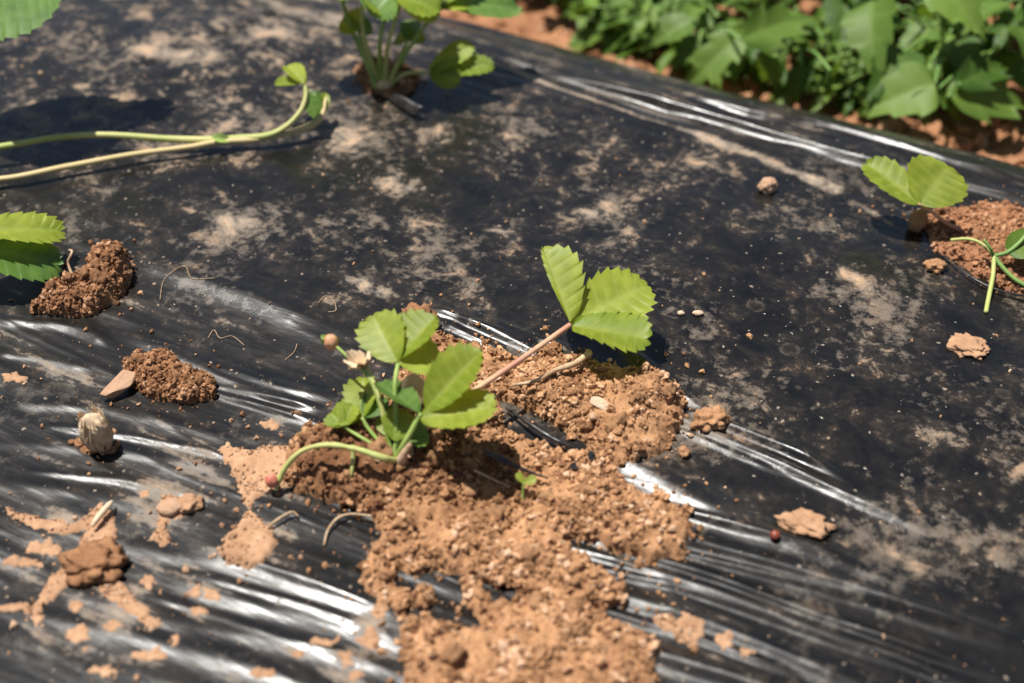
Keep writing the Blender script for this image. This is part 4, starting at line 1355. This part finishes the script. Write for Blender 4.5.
weed('dense weed with broad arrow-shaped leaves, one hanging over the film edge', 925, 92, .085, 16, 'arrow', WEED, (.035, .05), (0, 0), 1,
     fixed=[((935, 84, .046), (858, 108, .026), (-.1, -.5, .8), 'arrow', 0, WEED2, 1.1), ((920, 92, .040), (930, 132, .012), (0, -.8, .5), 'arrow', 1, WEED, .9),
            ((872, 2, .085), (866, 62, .055), (-.5, -.7, .4), 'arrow', 2, WEED2, 1.0), ((935, -18, .10), (990, 26, .085), (0, -.5, .8), 'arrow', 1, WEED2, 1.1),
            ((905, 50, .055), (878, 82, .046), (-.2, -.6, .7), 'arrow', 2, WEED, 1.0)])
weed('weed with long lobed leaves lying low over the red soil', 1000, 92, .075, 12, 'lobed', WEED, (.04, .06), (0, 0), 2,
     fixed=[((948, 97, .040), (1034, 92, .040), (0, -.5, .85), 'lobed', 0, WEED2, 1.1), ((958, 85, .048), (1012, 56, .062), (-.2, -.6, .7), 'lobed', 1, WEED, 1.0),
            ((935, 92, .038), (964, 118, .024), (.2, -.6, .7), 'lobed', 2, WEED, .8)])
weed('bushy weed of small pale leaves between two taller weeds', 792, 90, .06, 28, 'lance', WEED2, (.020, .036), (0, 0), 3,
     fixed=[((775, 60, .044), (758, 88, .018), (-.2, -.7, .6), 'arrow', 0, WEED, .9), ((802, 66, .04), (796, 104, .016), (0, -.7, .6), 'arrow', 1, WEED, 1.0), ((830, 70, .05), (845, 92, .03), (.1, -.7, .6), 'arrow', 2, WEED, .9)])
weed('weed with toothed leaves shading the film edge behind the long crease', 700, 64, .07, 20, 'lobed', WEED, (.030, .05), (0, 0), 4,
     fixed=[((745, 30, .055), (690, 78, .022), (-.2, -.6, .7), 'lobed', 0, WEED2, 1.1), ((692, 22, .05), (648, 38, .034), (-.2, -.4, .9), 'arrow', 1, WEED2, 1.0), ((742, 40, .055), (812, 8, .075), (.1, -.6, .8), 'lobed', 1, WEED2, 1.0),
            ((700, 40, .04), (668, 66, .018), (-.2, -.6, .7), 'arrow', 2, WEED, .9), ((735, 50, .04), (735, 84, .018), (0, -.7, .6), 'arrow', 0, WEED, .9)])
weed('low sprawling weed on bare orange soil beside the many-stemmed strawberry plant', 645, 40, .045, 11, 'lobed', WEED, (.025, .04), (0, 0), 5)
weed('tall dark weed with broad leaves behind the bushy pale one', 838, 48, .10, 20, 'arrow', WEED, (.04, .055), (0, 0), 6)
weed('low dark weed in the shade between the toothed weed and the bushy pale one', 748, 76, .055, 20, 'arrow', WEED, (.026, .04), (0, 0), 15)
weed('low leafy weed against the film edge below the tall dark broad-leaved one', 850, 104, .05, 16, 'lance', WEED, (.024, .04), (0, 0), 16)
weed('tall weed with broad leaves leaning over the lobed-leaved one', 975, 45, .11, 18, 'arrow', WEED, (.04, .055), (0, 0), 7)
weed('tall feathery weed with narrow leaves standing behind the toothed one', 755, 15, .10, 22, 'lance', WEED, (.03, .05), (0, 0), 8)
weed('upright weed of narrow leaves at the back of the furrow', 890, 5, .11, 22, 'lobed', WEED, (.035, .055), (0, 0), 9)
weed('dark weed far back over the right end of the furrow', 1050, 25, .11, 18, 'arrow', WEED, (.04, .055), (0, 0), 10)
weed('short leafy weed at the far end of the furrow behind the sprawling one', 570, -45, .06, 14, 'lobed', WEED2, (.025, .04), (0, 0), 11)
weed('weed with drooping broad leaves at the outer end of the furrow', 1080, 92, .08, 14, 'arrow', WEED, (.035, .05), (0, 0), 12)
weed('small dark weed crouching under the narrow-leaved feathery one', 690, -20, .09, 18, 'arrow', WEED, (.035, .05), (0, 0), 13)
weed('broad-leaved weed half hidden between the two tall dark ones', 930, -30, .10, 18, 'arrow', WEED, (.04, .055), (0, 0), 14)
weed('low leafy weed on the orange soil just past the film edge near the many-stemmed plant', 585, 8, .05, 12, 'lobed', WEED, (.025, .04), (0, 0), 17)
weed('weed with narrow leaves behind the many-stemmed strawberry plant', 505, -28, .07, 14, 'lance', WEED2, (.03, .045), (0, 0), 18)
weed('dark spreading weed shading the orange soil at the far end of the furrow', 625, -32, .10, 18, 'arrow', WEED, (.035, .05), (0, 0), 19)
weed('small weed with toothed leaves in the furrow beyond the many-stemmed plant', 545, -12, .05, 10, 'lobed', WEED, (.02, .035), (0, 0), 20)
weed('dense low weed with toothed leaves hiding the orange soil past the long crease', 605, 26, .06, 16, 'lobed', WEED, (.03, .045), (0, 0), 21)
weed('broad-leaved low weed between the many-stemmed plant and the toothed weeds', 560, 0, .06, 14, 'arrow', WEED, (.028, .042), (0, 0), 22)
weed('low dark weed pressed against the film edge beside the bare orange soil', 628, 46, .05, 14, 'arrow', WEED, (.03, .042), (0, 0), 23)
weed('low weed with lobed leaves overhanging the start of the long crease', 668, 58, .05, 14, 'lobed', WEED2, (.03, .042), (0, 0), 24)
weed('young weed with narrow leaves overhanging the film edge under the bushy pale one', 838, 108, .045, 14, 'arrow', WEED, (.026, .038), (0, 0), 25)
